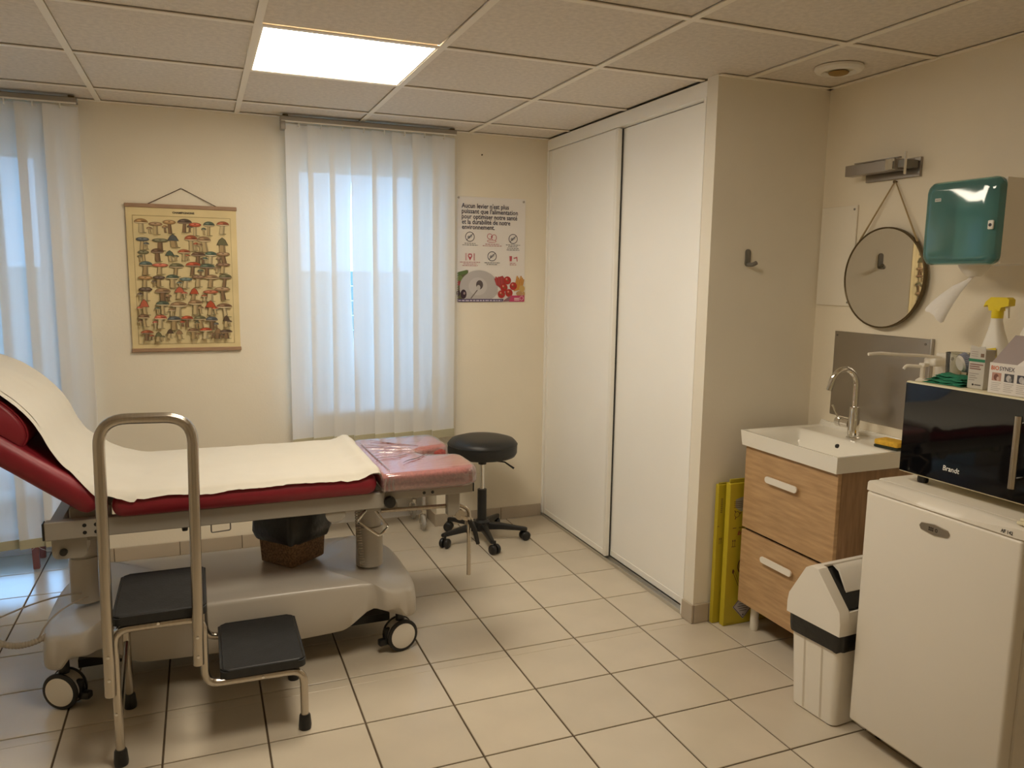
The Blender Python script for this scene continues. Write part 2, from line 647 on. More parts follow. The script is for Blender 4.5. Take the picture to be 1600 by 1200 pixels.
# ceiling: slab, T-bars and tiles
bm = BM()
box(bm, XL - .1, XR + .1, YF - .1, YN, H + .03, H + .13)
ceiling = struct('ceiling', bm, 'ceil_tile', 'suspended ceiling of mineral tiles in a metal grid')
CX, CY, CS = -.3978, 3.872, .6
BW = .012
PX, PY = CX + CS, CY - 2 * CS           # light panel cell corner (x0, y0)
PANELS = ((PX, PY, 'lit square ceiling panel above the examination table'), (PX, PY - 2 * CS, 'lit square ceiling panel over the open floor before the table'))
xs = [CX + CS * i for i in range(-3, 6)]
ys = [CY - CS * j for j in range(-1, 10)]
for x in xs:
    if XL < x < XR:
        b = BM()
        yt = YB if x < XC - .02 else YC
        box(b, x - BW, x + BW, YF, yt, H, H + .004)
        box(b, x - .002, x + .002, YF, yt, H + .004, H + .028)
        build('main_bar', b, 'tbar', ceiling, None)
for y in ys:
    if YF < y < YB:
        for i in range(-3, 5):
            x0, x1 = max(xs[i + 3] + BW, XL), min(xs[i + 4] - BW, XR if y < YC else XC)
            if x1 - x0 > .02:
                b = BM()
                box(b, x0, x1, y - BW, y + BW, H + .0006, H + .004)
                build('cross_bar', b, 'tbar', ceiling, None)
xs2 = [XL] + [x for x in xs if XL < x < XR] + [XR]
ys2 = sorted([YF] + [y for y in ys if YF < y < YB] + [YB])
for x0, x1 in zip(xs2[:-1], xs2[1:]):
    for y0, y1 in zip(ys2[:-1], ys2[1:]):
        if any(abs(x0 - q[0]) < .01 and abs(y0 - q[1]) < .01 for q in PANELS):
            continue
        e = .0125
        X0, X1, Y0, Y1 = x0 + e, x1 - e, y0 + e, y1 - e
        if x1 > XC and y1 > YC + .1:
            if x0 >= XC: continue
            X1 = XC
        if X1 - X0 < .02 or Y1 - Y0 < .02: continue
        tile_obj('ceiling_tile', X0, X1, Y0, Y1, H + .007, H + .020, 'ceil_tile', ceiling, r=.001)
def trim(name, *boxes, m='tbar', label=None):
    b = BM()
    for q in boxes:
        box(b, *q)
    return struct(name, b, m, label)
trim('trim_1', (XL, XC, YB - .022, YB, H - .001, H + .003), (XC, XR, YC - .022, YC, H - .001, H + .003),
     (XR - .022, XR, YF, YC, H - .001, H + .003), label='metal edge trim of the ceiling')

# light panel
for PX, PY, plabel in PANELS:
    lp = thing('ceiling_light_panel', plabel, 'light', (PX + .3, PY + .3, H), 'ceiling light panels')
    bm = BM()
    e0, e1 = .0125, .0185
    for q in ((PX + e0, PX + .6 - e0, PY + e0, PY + e1), (PX + e0, PX + .6 - e0, PY + .6 - e1, PY + .6 - e0),
              (PX + e0, PX + e1, PY + e1, PY + .6 - e1), (PX + .6 - e1, PX + .6 - e0, PY + e1, PY + .6 - e1)):
        box(bm, *q, H + .002, H + .02)
    build('frame', bm, 'tbar', lp, None)
    bm = BM()
    box(bm, PX + e1, PX + .6 - e1, PY + e1, PY + .6 - e1, H + .004, H + .012)
    build('diffuser', bm, 'panel_light', lp, None)

# ceiling vent
vt = thing('ceiling_vent', 'round white ceiling air vent with a brown stained opening', 'vent', (2.20, 2.305, H))
bm = BM()
lathe(bm, [(.085, .004), (.085, -.004), (.078, -.012), (.060, -.016), (.048, -.006), (.048, .004)], (2.20, 2.305, H), 32)
build('ring', bm, 'plastic_white', vt)
bm = BM()
lathe(bm, [(.047, .003), (.047, -.005), (.0, -.006)], (2.20, 2.305, H), 24)
build('throat', bm, 'cream', vt)
bm = BM()
lathe(bm, [(.0, -.020), (.022, -.019), (.033, -.015), (.036, -.010), (.0, -.006)], (2.212, 2.318, H), 24)
build('valve_disc', bm, 'stain', vt)

# skirting tiles
def plinth_run(parent, axis, a0, a1, face, thick, sign, phase, h=.072):
    k = math.floor((a0 - phase) / .3)
    while phase + .3 * k < a1 - 1e-6:
        s0, s1 = max(a0, phase + .3 * k + .0015), min(a1, phase + .3 * (k + 1) - .0015)
        if s1 - s0 > .008:
            f0, f1 = sorted((face, face + sign * thick))
            b = BM()
            if axis == 'X': rbox(b, s0, s1, f0, f1, .0008, h, .0015, 1)
            else: rbox(b, f0, f1, s0, s1, .0008, h, .0015, 1)
            build('tile', b, 'plinth', parent, None)
        k += 1
bm = BM()
box(bm, N1[1] + .002, N2[0] - .002, YB - .0055, YB, .001, .07)
bb = struct('baseboard_back', bm, 'grout', 'brown-beige skirting tiles along the window wall')
plinth_run(bb, 'X', N1[1] - .009, N2[0] + .009, YB - .001, .009, -1, FX + .012)
bm = BM()
box(bm, N2[1] + .002, XC - .004, YB - .0055, YB, .001, .07)
b2 = struct('baseboard_window_pier', bm, 'grout', 'skirting tiles between the window niche and the cupboard')
plinth_run(b2, 'X', N2[1] - .009, XC - .004, YB - .001, .009, -1, 1.31)
plinth_run(b2, 'Y', YB + .001, YN - .09, N2[1] - .001, .009, -1, YB)
bm = BM()
box(bm, XC - .0055, XC, YC + .002, YC + .066, .001, .07)
b3 = struct('baseboard_cupboard', bm, 'grout', 'skirting tiles around the corner of the cupboard side wall')
plinth_run(b3, 'Y', YC - .010, YC + .068, XC - .001, .010, -1, YC - .01, .082)
plinth_run(b3, 'X', XC + .001, XR - .02, YC - .001, .009, -1, XC - .225, .082)
bm = BM()
box(bm, XR - .0055, XR, YF, YC - .012, .001, .07)
b4 = struct('baseboard_right', bm, 'grout')
plinth_run(b4, 'Y', .9, YC - .012, XR - .001, .009, -1, FY)

# ------------------------------------------------------------------ built-in cupboard
bm = BM()
box(bm, XC + .002, XC + .045, YC + .0705, YB - .001, 2.142, H - .002)
struct('trim_2', bm, 'door_white', 'white fascia board above the sliding doors')
bm = BM()
box(bm, XC + .001, XC + .075, YC + .0705, YB - .002, .0003, .006)
box(bm, XC + .001, XC + .004, YC + .0705, YB - .002, .006, .016)
box(bm, XC + .030, XC + .033, YC + .0705, YB - .002, .006, .016)
box(bm, XC + .066, XC + .069, YC + .0705, YB - .002, .006, .016)
struct('trim_3', bm, 'alu', 'aluminium floor track of the sliding doors')
bm = BM()
box(bm, XC - .002, XC + .04, YC + .0705, YC + .086, .006, 2.14)
struct('trim_4', bm, 'door_white', 'white jamb post beside the sliding doors')
bm = BM()
box(bm, XC + .001, XC + .04, YB - .022, YB - .001, .017, 2.14)
struct('trim_5', bm, 'door_white', 'white jamb post at the window wall')
DS = 3.345
def sliding(name, y0, y1, x0, label):
    d = BM()
    box(d, x0 + .004, x0 + .018, y0 + .012, y1 - .012, .022, 2.138)
    o = struct(name, d, 'door_white', label)
    for a, b_ in ((y0, y0 + .026), (y1 - .026, y1)):
        q = BM()
        rbox(q, x0, x0 + .024, a, b_, .018, 2.139, .004, 2)
        build('stile', q, 'alu_white', o)
    q = BM()
    rbox(q, x0 + .002, x0 + .022, y0 + .026, y1 - .026, .018, .05, .002, 1)
    build('bottom_rail', q, 'alu_white', o)
    q = BM()
    box(q, x0 + .018, x0 + .022, y0 + .026, y1 - .026, 2.10, 2.138)
    build('top_rail', q, 'alu_white', o)
    return o
d1 = sliding('door_1', DS, YB - .024, XC + .004, 'front white sliding cupboard door next to the window wall')
d2 = sliding('door_2', YC + .087, DS + .06, XC + .036, 'rear white sliding cupboard door next to the side wall')
q = BM()
box(q, XC + .0285, XC + .0355, DS + .004, DS + .012, .02, 2.138)
build('door_gap_shade', q, 'gap_shade', d1, None)  # black strip put in for the shadow between the two doors

# ------------------------------------------------------------------ windows
def pane_frame(bm, x0, x1, y0, y1, z0, z1, w):
    box(bm, x0, x0 + w, y0, y1, z0, z1)
    box(bm, x1 - w, x1, y0, y1, z0, z1)
    box(bm, x0 + w, x1 - w, y0, y1, z0, z0 + w)
    box(bm, x0 + w, x1 - w, y0, y1, z1 - w, z1)
bm = BM()
pane_frame(bm, N2[0] + .001, N2[1] - .001, YN - .06, YN - .015, WS + .001, WH + .039, .029)
w2 = struct('window_2', bm, 'upvc', 'white casement window behind the blind')
q = BM()
pane_frame(q, N2[0] + .03, N2[1] - .03, YN - .066, YN - .022, WS + .03, WH + .01, .04)
s = build('sash', q, 'upvc', w2, None)
q = BM()
box(q, N2[0] + .07, N2[1] - .07, YN - .045, YN - .041, WS + .07, WH - .03)
build('pane', q, 'glass', s, None)
q = BM()
box(q, N2[0] + .001, N2[1] - .001, YN - .115, YN - .061, WS - .028, WS)
build('sill', q, 'rosewood', w2, None)
bm = BM()
pane_frame(bm, N1[0] + .001, N1[1] - .001, YN - .06, YN - .015, .001, 2.079, .05)
w1 = struct('window_1', bm, 'upvc', 'white glazed door behind the long blind')
xm1 = (N1[0] + N1[1]) / 2
for a, b_ in ((N1[0] + .055, xm1), (xm1, N1[1] - .055)):
    q = BM()
    pane_frame(q, a, b_, YN - .066, YN - .022, .055, 2.025, .06)
    s = build('sash', q, 'upvc', w1, None)
    q = BM()
    box(q, a + .06, b_ - .06, YN - .045, YN - .041, .115, 1.965)
    build('pane', q, 'glass', s, None)

# outside
bm = BM()
box(bm, -8, 9, YN + .05, 16, -.12, -.03)
struct('terrace', bm, 'terrace', 'grey paving outside the windows')
fn = thing('garden_fence', 'dark slatted fence standing outside the windows', 'fence', (0, 8.5, -.03))
for k in range(9):
    b = BM()
    box(b, -4, 5, 8.5, 8.53, .02 + k * .16, .174 + k * .16)
    build('slat', b, 'fence_dark', fn, None)
for x in (-4, -2, 0, 2, 4.9):
    b = BM()
    box(b, x, x + .08, 8.531, 8.60, -.03, 1.5)
    build('post', b, 'fence_dark', fn, None)

# ------------------------------------------------------------------ vertical blinds
random.seed(4)
def vertical_blind(x0, n, ztop, zbot, label, gap_after=None, chain_x=None):
    pitch, w = .1065, .136
    y = 4.075
    xe = x0 + pitch * n + .022
    t = thing('vertical_blind', label, 'blind', (x0, y, zbot))
    b = BM()
    rbox(b, x0 - .02, xe + .008, y - .022, y + .022, ztop + .012, H - .008, .003, 1)
    build('head_rail', b, 'rail_grey', t)
    b = BM()
    box(b, x0 - .016, xe + .004, y - .0245, y - .0222, ztop + .006, ztop + .014)
    build('rail_lip', b, 'plastic_white', t, None)
    for hx in (x0, xe - .02):
        b = BM()
        rbox(b, hx - .008, hx + .018, y - .016, y + .016, H - .008, H + .0008, .002, 1)
        build('ceiling_clip', b, 'rim', t)
    if gap_after is not None:
        b = BM()
        rbox(b, x0 - .021, x0 + .004, y - .026, y + .02, ztop - .03, ztop + .012, .004, 2)
        build('end_cap', b, 'rail_grey', t)
    for k in range(n):
        xa = x0 + pitch * k
        ww = w
        ph = random.uniform(0, 6)
        amp = random.uniform(.001, .003)
        b = BM()
        rows, cols = 22, 6
        V = []
        for i in range(rows + 1):
            z = ztop - (ztop - zbot) * i / rows
            tw = .016 * (1 if not (gap_after is not None and k == gap_after) else .6)
            rowv = []
            if gap_after is not None and k == gap_after:
                zz = (z - zbot) / (ztop - zbot)
                ww = w - .036 * max(0, math.sin(max(0, min(1, (zz - .22) / .74)) * PI)) ** .5
            for j in range(cols + 1):
                u = j / cols
                drift = amp * math.sin(ph + 3 * i / rows) * (i / rows)
                rowv.append(b.verts.new((xa + ww * u + drift, y - .006 + tw * (u - .5) * 2 + .0015 * math.sin(u * PI) + amp * .6 * math.sin(ph * 2 + u * 5 + i * .35), z)))
            V.append(rowv)
        for i in range(rows):
            for j in range(cols):
                b.faces.new((V[i][j], V[i][j + 1], V[i + 1][j + 1], V[i + 1][j]))
        s = build('slat', b, 'blind', t, 60)
        b = BM()
        loft(b, [[(xa + ww * u, y - .006 + .016 * (u - .5) * 2 + dy, zz) for u, dy in ((0, -.003), (1, -.003), (1, .003), (0, .003))]
                 for zz in (zbot - .001, zbot + .042)])
        build('bottom_weight', b, 'blind_weight', s, None)
        b = BM()
        tube(b, fillet([(xa + ww * .5, y - .008, ztop + .012), (xa + ww * .5, y - .020, ztop + .004), (xa + ww * .5, y - .018, ztop - .012), (xa + ww * .5, y - .006, ztop - .010)], .006, 3), .0035, 6)
        build('carrier_hook', b, 'plastic_white', s)
    # bead chain linking the bottom weights
    b = BM()
    pts = []
    for k in range(n):
        xa = x0 + pitch * k + .06
        for q in range(5):
            u = q / 5
            pts.append((xa + pitch * u, y + .022, zbot - .004 - .03 * math.sin(u * PI)))
    tube(b, pts, .0011, 5)
    build('linking_chain', b, 'plastic_white', t)
    if chain_x:
        b = BM()
        for dx in (0, .014):
            z = ztop
            i = 0
            while z > .45:
                bmesh.ops.create_icosphere(b, subdivisions=1, radius=.0026, matrix=Matrix.Translation((chain_x + dx + .004 * math.sin(i * .02), y + .012 - dx, z)))
                z -= .0095
                i += 1
        build('control_chain', b, 'plastic_white', t)
    return t
vertical_blind(.418, 8, 2.160, .540, 'short white vertical fabric blind between the two wall posters', gap_after=2, chain_x=1.295)
vertical_blind(-1.782, 12, 2.160, .143, 'long white vertical fabric blind reaching almost to the floor', chain_x=-.490)

# ------------------------------------------------------------------ trolley behind the short blind, stool leg behind the long one
tr = thing('metal_trolley', 'grey metal trolley on castors half hidden behind the short blind', 'trolley', (.85, 4.25, 0))
for x in (.56, 1.135):
    for y in (4.125, 4.345):
        b = BM()
        tube(b, [(x, y, .095), (x, y, .74)], .0095, 10)
        build('post', b, 'trolley', tr)
        c = BM()
        lathe(c, [(.040, -.009), (.044, -.004), (.044, .004), (.040, .009)], (x - .012, y - .02, .0455), 20, axis='X')
        w = build('castor_wheel', c, 'castor_grey', tr)
        c = BM()
        lathe(c, [(.014, -.012), (.014, .012)], (x - .012, y - .02, .0455), 12, axis='X')
        build('hub', c, 'chrome', w)
        c = BM()
        tube(c, fillet([(x - .030, y - .02, .045), (x - .030, y - .01, .098), (x + .006, y - .01, .098), (x + .006, y - .02, .045)], .01, 3), .004, 6)
        tube(c, [(x, y, .09), (x, y, .115)], .014, 10)
        build('castor_fork', c, 'chrome', tr)
for z in (.70, .26):
    b = BM()
    rbox(b, .55, 1.145, 4.115, 4.355, z, z + .028, .006, 2)
    build('shelf', b, 'trolley', tr)
b = BM()
tube(b, fillet([(1.135, 4.125, .73), (1.138, 4.125, .80), (1.168, 4.125, .86), (1.190, 4.125, .885)], .03, 5), .010, 8)
h_ = build('push_handle', b, 'trolley', tr)
b = BM()
tube(b, [(1.160, 4.125, .850), (1.192, 4.125, .888)], .0145, 8)
build('grip', b, 'black', h_)

st = thing('wooden_stool', 'reddish wooden stool showing one leg below the long blind', 'stool', (-.92, 4.25, 0))
for x in (-1.05, -.785):
    for y in (4.185, 4.34):
        b = BM()
        loft(b, [[(x + sx * w_, y + sy * w_, z) for sx, sy in ((-1, -1), (1, -1), (1, 1), (-1, 1))] for z, w_ in ((.0005, .013), (.40, .019))])
        build('leg', b, 'rosewood', st, None)
b = BM()
rbox(b, -1.09, -.745, 4.15, 4.38, .40, .43, .008, 2)
build('seat', b, 'rosewood', st)

# ================================================================== EXAMINATION TABLE
et = thing('examination_table', 'red padded examination table with raised back on a white wheeled base', 'examination table', (.10, 3.02, 0))
TY = 3.02
# base cover
def base_halfwidth(x):
    c, L = .105, .645
    u = abs(x - c)
    if u > L: return 0
    w = .285 - .012 * math.cos(u / .45 * PI / 2) if u < .45 else .285
    if u > .43:
        k = (u - .43) / .215
        w = .285 + .045 * math.sin(min(1, k * 1.4) * PI) * (1 if k < .72 else 1)
        notch = math.exp(-((u - .46) / .022) ** 2) * .020
        w -= notch
        if u > .575:
            q = (u - .575) / .07
            w = w * max(0, 1 - min(1, q) ** 3.6) ** .42
    return w
def outline(n=120):
    c, L = .105, .645
    pts = []
    for i in range(n + 1):
        a = PI * i / n
        x = c - L * math.cos(a)
        pts.append((x, base_halfwidth(x)))
    lo = [(x, -w) for x, w in pts]
    up = [(x, w) for x, w in reversed(pts[1:-1])]
    return lo + up
def base_bottom(x):
    u = abs(x - .105)
    z = .112 + .020 * (u / .4) ** 2
    if u > .33:
        k = min(1, (u - .33) / .14)
        z = .126 + .075 * (k * k * (3 - 2 * k))
    if u > .535:
        k = min(1, (u - .535) / .05)
        z -= .055 * (k * k * (3 - 2 * k))
    return z
def base_top(x, edge):
    u = abs(x - .105)
    z = .300
    if u > .42:
        k = min(1, (u - .42) / .22)
        z -= (.048 * k * k * (3 - 2 * k)) * (.35 + .65 * edge)
    return z
ol = outline()
rings = []
def ring(scale, zf):
    return [(.105 + (x - .105) * (1 - (1 - scale) * .55), TY + y * scale, zf(x)) for x, y in ol]
rings.append(ring(.985, lambda x: base_bottom(x)))
rings.append(ring(1.0, lambda x: base_bottom(x) + .006))
rings.append(ring(.998, lambda x: base_bottom(x) * .5 + base_top(x, 1) * .5))
rings.append(ring(.985, lambda x: base_top(x, 1) - .018))
rings.append(ring(.965, lambda x: base_top(x, 1) - .006))
rings.append(ring(.93, lambda x: base_top(x, 1)))
rings.append(ring(.72, lambda x: base_top(x, .6) + .004))
rings.append(ring(.42, lambda x: base_top(x, .2) + .008))
rings.append(ring(.10, lambda x: base_top(x, .1) + .010))
b = BM()
loft(b, rings)
build('base_cover', b, 'table_cover', et, 50)
b = BM()
box(b, -.44, .65, TY - .14, TY + .14, .075, .105)
build('chassis', b, 'black', et, None)
# castors: twin wheels with white hub caps
for cx, cy, yaw, ps in ((-.466, 2.776, -.50, -1), (.668, 2.782, .22, 1), (-.46, 3.275, .1, 1), (.67, 3.275, .3, 1)):
    R_ = Matrix.Translation((cx, cy, .0625)) @ Matrix.Rotation(yaw, 4, 'Z')
    b = BM()
    lathe(b, [(.050, -.030), (.060, -.0290), (.0625, -.0255), (.0625, -.0215), (.058, -.0195)], (0, 0, 0), 32, axis='Y')
    lathe(b, [(.058, .0195), (.0625, .0215), (.0625, .0255), (.060, .0290), (.050, .030)], (0, 0, 0), 32, axis='Y')
    bmesh.ops.transform(b, matrix=R_, verts=b.verts)
    tyre = build('castor', b, 'black', et, 50)
    for pf in ([(.0, -.034), (.040, -.0335), (.049, -.031), (.0495, -.028)], [(.0495, .028), (.049, .031), (.0, .034)]):
        b = BM()
        lathe(b, pf, (0, 0, 0), 32, axis='Y')
        bmesh.ops.transform(b, matrix=R_, verts=b.verts)
        build('hub_cap', b, 'hub_white', tyre, 50)
    b = BM()
    lathe(b, [(.0575, -.0193), (.0575, .0193)], (0, 0, 0), 32, axis='Y')
    bmesh.ops.transform(b, matrix=R_, verts=b.verts)
    build('wheel_body', b, 'castor_grey', tyre, 50)
    b = BM()
    tube(b, [(0, 0, .045), (0, 0, .115)], .017, 10)
    for a0, a1, w0, h0, h1 in ((-.09, -.052, .014, -.03, -.005), (-.066, -.02, .010, -.02, .035)):
        rbox(b, min(a0 * ps, a1 * ps), max(a0 * ps, a1 * ps), -w0, w0, h0, h1, .006, 2)
    bmesh.ops.transform(b, matrix=R_, verts=b.verts)
    build('brake_pedal', b, 'black', tyre)
# columns
for cx in (-.408, .590):
    b = BM()
    lathe(b, [(.053, .29), (.053, .45), (.050, .4505)], (cx, 2.965, 0), 32)
    build('column_sleeve', b, 'column', et)
    b = BM()
    lathe(b, [(.0465, .44), (.0465, .585)], (cx, 2.965, 0), 32)
    build('column_rod', b, 'column', et)
    b = BM()
    rbox(b, cx - .06, cx + .075, 2.79, 3.25, .555, .583, .006, 2)
    build('cross_beam', b, 'table_frame', et)
# frame rails
for y0, y1 in ((2.738, 2.775), (3.265, 3.302)):
    b = BM()
    rbox(b, -.488, .605, y0, y1, .582, .642, .003, 1)
    build('side_rail', b, 'table_frame', et)
    b = BM()
    rbox(b, .58, .952, y0 + .012, y1 - .006, .606, .645, .003, 1)
    build('leg_rest_rail', b, 'table_frame', et)
    b = BM()
    rbox(b, .9522, .9575, y0 + .013, y1 - .007, .608, .643, .002, 1)
    build('rail_end_cap', b, 'black', et)
    b = BM()
    rbox(b, -.494, -.4885, y0 + .001, y1 - .001, .583, .641, .002, 1)
    build('rail_end_cap', b, 'black', et)
for x in (-.46, .10, .57):
    b = BM()
    rbox(b, x - .02, x + .02, 2.776, 3.264, .59, .635, .003, 1)
    build('cross_member', b, 'table_frame', et)
for x, z in ((-.374, .624), (-.341, .624), (-.374, .600), (-.341, .600), (.757, .622), (.790, .622)):
    b = BM()
    y = 2.738 if x < 0 else 2.750
    lathe(b, [(.0, -.002), (.0062, -.001), (.0062, .004)], (x, y, z), 12, axis='Y')
    build('bolt', b, 'black', et)
b = BM()
lathe(b, [(.0, -.018), (.020, -.016), (.022, -.010), (.022, .000)], (.622, 2.738, .604), 20, axis='Y')
build('knob', b, 'black', et)
# motor box at the head end
b = BM()
prism(b, rrect(-.425, .55, .05, .042, .02), 2.77, 2.85, 'Y')
build('motor_box', b, 'table_frame', et)
b = BM()
lathe(b, [(.0, -.012), (.011, -.010), (.012, .0)], (-.442, 2.77, .532), 16, axis='Y')
build('motor_knob', b, 'black', et)
b = BM()
lathe(b, [(.0, -.001), (.036, .0), (.036, .012)], (.425, 2.745, .578), 24, axis='Y')
build('pivot_disc', b, 'table_frame', et)
# hinge brackets under the back section
b = BM()
rbox(b, -.425, -.30, 2.80, 2.815, .60, .668, .004, 1)
build('hinge_bracket', b, 'table_frame', et)
b = BM()
rbox(b, -.425, -.30, 3.225, 3.24, .60, .668, .004, 1)
build('hinge_bracket', b, 'table_frame', et)
# seat cushion
def cushion(bm, x0, x1, y0, y1, z0, z1, r, seg=5):
    rbox(bm, x0, x1, y0, y1, z0, z1, r, seg)
b = BM()
cushion(b, -.292, .573, 2.700, 3.340, .643, .720, .036)
build('seat_cushion', b, 'red', et, 60)
# back cushion in its own tilt
HX, HZ = -.302, .716
ang = math.radians(38.1)
def slope(bm):
    mx = Matrix.Translation((HX, 0, HZ)) @ Matrix.Rotation(ang, 4, 'Y')
    bmesh.ops.transform(bm, matrix=mx, verts=bm.verts)
b = BM()
cushion(b, -.74, -.002, 2.700, 3.340, -.083, 0, .036)
slope(b)
build('back_cushion', b, 'red', et, 60)
b = BM()
rbox(b, -.72, -.06, 2.79, 3.25, -.098, -.0832, .003, 1)
slope(b)
build('back_plate', b, 'table_frame', et)
# head bolster
b = BM()
secs = []
for y, k in ((2.726, .88), (2.734, .96), (2.75, 1.0), (3.28, 1.0), (3.296, .96), (3.304, .88)):
    s = []
    for i in range(20):
        a = PI * i / 19
        s.append((-.435 + .15 * k * math.cos(a), y, .001 + .082 * k * math.sin(a) ** .8))
    secs.append(s)
loft(b, secs)
slope(b)
hb = build('head_cushion', b, 'red', et, 50)
for y in (2.738, 3.292):
    b = BM()
    tube(b, [(-.435 + .151 * .98 * math.cos(PI * i / 19), y, .002 + .083 * .98 * math.sin(PI * i / 19) ** .8) for i in range(20)], .003, 6)
    slope(b)
    build('piping', b, 'red', hb)
# leg section cushion with a U cut-out, wrapped in clear film
def u_outline(d=0.0):
    pts = []
    def arc(cx, cy, r, a0, a1, n=6):
        for k in range(n + 1):
            a = a0 + (a1 - a0) * k / n
            pts.append((cx + r * math.cos(a), cy + r * math.sin(a)))
    x0, x1, y0, y1 = .588 - d, .965 + d, 2.700 - d, 3.338 + d
    arc(x0 + .03, y0 + .03, .03, PI, 1.5 * PI, 3)
    arc(x1 - .075, y0 + .075, .075, 1.5 * PI, 2 * PI)
    arc(x1 - .06, 2.960 - d - .06, .06, 0, PI / 2)
    arc(.862, 3.02, .060 - d, 1.5 * PI, .5 * PI, 8)      # the cut-out, turning back
    arc(x1 - .06, 3.080 + d + .06, .06, -PI / 2, 0)
    arc(x1 - .075, y1 - .075, .075, 0, PI / 2)
    arc(x0 + .03, y1 - .03, .03, PI / 2, PI, 3)
    return pts
def inset(pts, d):
    out = []
    n = len(pts)
    for i in range(n):
        a, p, c = Vector(pts[i - 1]), Vector(pts[i]), Vector(pts[(i + 1) % n])
        t = (c - a).normalized()
        out.append(tuple(p + Vector((-t.y, t.x)) * d))
    return out
def u_cushion(bm, d, z0, z1, r):
    o = u_outline(d)
    secs = []
    for k in range(6):
        a = PI / 2 * k / 5
        secs.append([(x, y, z0 + r * (1 - math.sin(a))) for x, y in inset(o, r * (1 - math.cos(a)))][:] if False else
                    [(x, y, z0 + r - r * math.cos(a)) for x, y in inset(o, r * (1 - math.sin(a)))])
    for k in range(1, 6):
        a = PI / 2 * k / 5
        secs.append([(x, y, z1 - r + r * math.sin(a)) for x, y in inset(o, r * (1 - math.cos(a)))])
    loft(bm, secs, cap=False)
    bm.verts.ensure_lookup_table()
    for zc in (z0, z1):
        ed = [e for e in bm.edges if e.is_boundary and all(abs(v.co.z - zc) < 1e-6 for v in e.verts)]
        bmesh.ops.triangle_fill(bm, use_beauty=False, use_dissolve=False, edges=ed)
b = BM()
u_cushion(b, 0, .648, .716, .028)
build('leg_cushion', b, 'red_pale', et, 60)
b = BM()
u_cushion(b, .004, .644, .7205, .026)
for v in b.verts:
    p = v.co
    v.co.z += .004 * (noise.noise(Vector((p.x * 6, p.y * 40, 0)))) + .002 * noise.noise(p * 30)
    v.co.y += .003 * noise.noise(Vector((p.x * 30, p.y * 5, p.z * 40)))
build('plastic_wrap', b, 'wrap', et, 60, label='clear plastic film wrapped over the pale red leg cushion')
b = BM()   # film ridges gathered towards the cut-out and folded at the corner
for (a0, a1, k) in (((.60, 3.20, .724), (.79, 3.075, .724), .0022), ((.62, 3.10, .724), (.785, 3.045, .724), .0022), ((.62, 3.03, .724), (.78, 3.02, .724), .002),
                    ((.61, 2.93, .724), (.79, 2.985, .724), .0022), ((.66, 3.27, .724), (.83, 3.105, .723), .0022), ((.70, 2.84, .724), (.83, 2.955, .723), .002),
                    ((.625, 2.75, .722), (.61, 3.26, .722), .0024)):
    A, B_ = Vector(a0), Vector(a1)
    pts = [A.lerp(B_, i / 8) + Vector((0, .006 * math.sin(i * 1.1), -.001)) for i in range(9)]
    tube(b, pts, [k * (.3 + .7 * math.sin(PI * (.1 + .85 * i / 8))) for i in range(9)], 6)
    build('film_fold', b, 'wrap', et, 60)
    b = BM()
for k in range(3):
    x = .603 + .014 * k
    tube(b, [(x, 2.702 + .002 * k, .705), (x - .006, 2.695, .680), (x + .004 * (k - 2), 2.699, .655)], .0035, 6)
    build('film_fold', b, 'wrap', et, 60)
    b = BM()
for k in range(4):
    x = .945 - .012 * k
    tube(b, [(x, 2.735 - .006 * k, .712), (x + .006, 2.722 - .005 * k, .690), (x - .002, 2.722 - .004 * k, .660)], .003, 6)
    build('film_fold', b, 'wrap', et, 60)
    b = BM()
b.free()
b = BM()
rbox(b, .60, .80, 2.77, 3.27, .634, .6478, .003, 1)
build('leg_plate', b, 'table_frame', et)
# leg-holder rod and clamp
b = BM()
rbox(b, .855, .905, 2.765, 2.80, .515, .606, .004, 1)
build('clamp_bracket', b, 'table_frame', et)
b = BM()
tube(b, fillet([(.60, 2.79, .556), (.915, 2.79, .548), (.950, 2.79, .525), (.950, 2.79, .258)], .045, 6), .0085, 10)
build('holder_rod', b, 'steel', et)
b = BM()
lathe(b, [(.020, -.012), (.020, .012)], (.905, 2.775, .515), 20, axis='Y')
tube(b, [(.905, 2.77, .51), (.945, 2.775, .488)], .009, 8)
lathe(b, [(.017, -.012), (.017, .012)], (.950, 2.79, .478), 16, axis='Z')
cl = build('rod_clamp', b, 'steel', et)
b = BM()
tube(b, [(.946, 2.768, .485), (.962, 2.755, .450), (.975, 2.752, .395)], [.011, .010, .008], 8)
build('clamp_lever', b, 'black', cl)
# chrome loop under the frame and small wire hook
b = BM()
tube(b, fillet([(.555, 2.80, .575), (.505, 2.76, .535), (.585, 2.745, .475), (.625, 2.775, .495), (.575, 2.81, .565)], .012, 4), .0055, 8)
build('locking_loop', b, 'chrome', et)
b = BM()
tube(b, fillet([(.005, 2.75, .582), (.005, 2.75, .552), (.067, 2.75, .555), (.067, 2.75, .584)], .006, 3), .0022, 6)
build('wire_hook', b, 'hook_grey', et)
b = BM()
lathe(b, [(.0, -.012), (.009, -.010), (.010, .0)], (-.078, 2.755, .578), 12, axis='Z')
build('stop_pin', b, 'black', et)
# coiled cable by the right-hand column
b = BM()
pts = []
for i in range(240):
    z = .56 - .255 * i / 239
    a = i * .62
    pts.append((.545 + .012 * math.sin(z * 9) + .0085 * math.cos(a), 2.905 + .0085 * math.sin(a), z))
tube(b, pts, .0023, 5)
build('coiled_cable', b, 'cable', et)
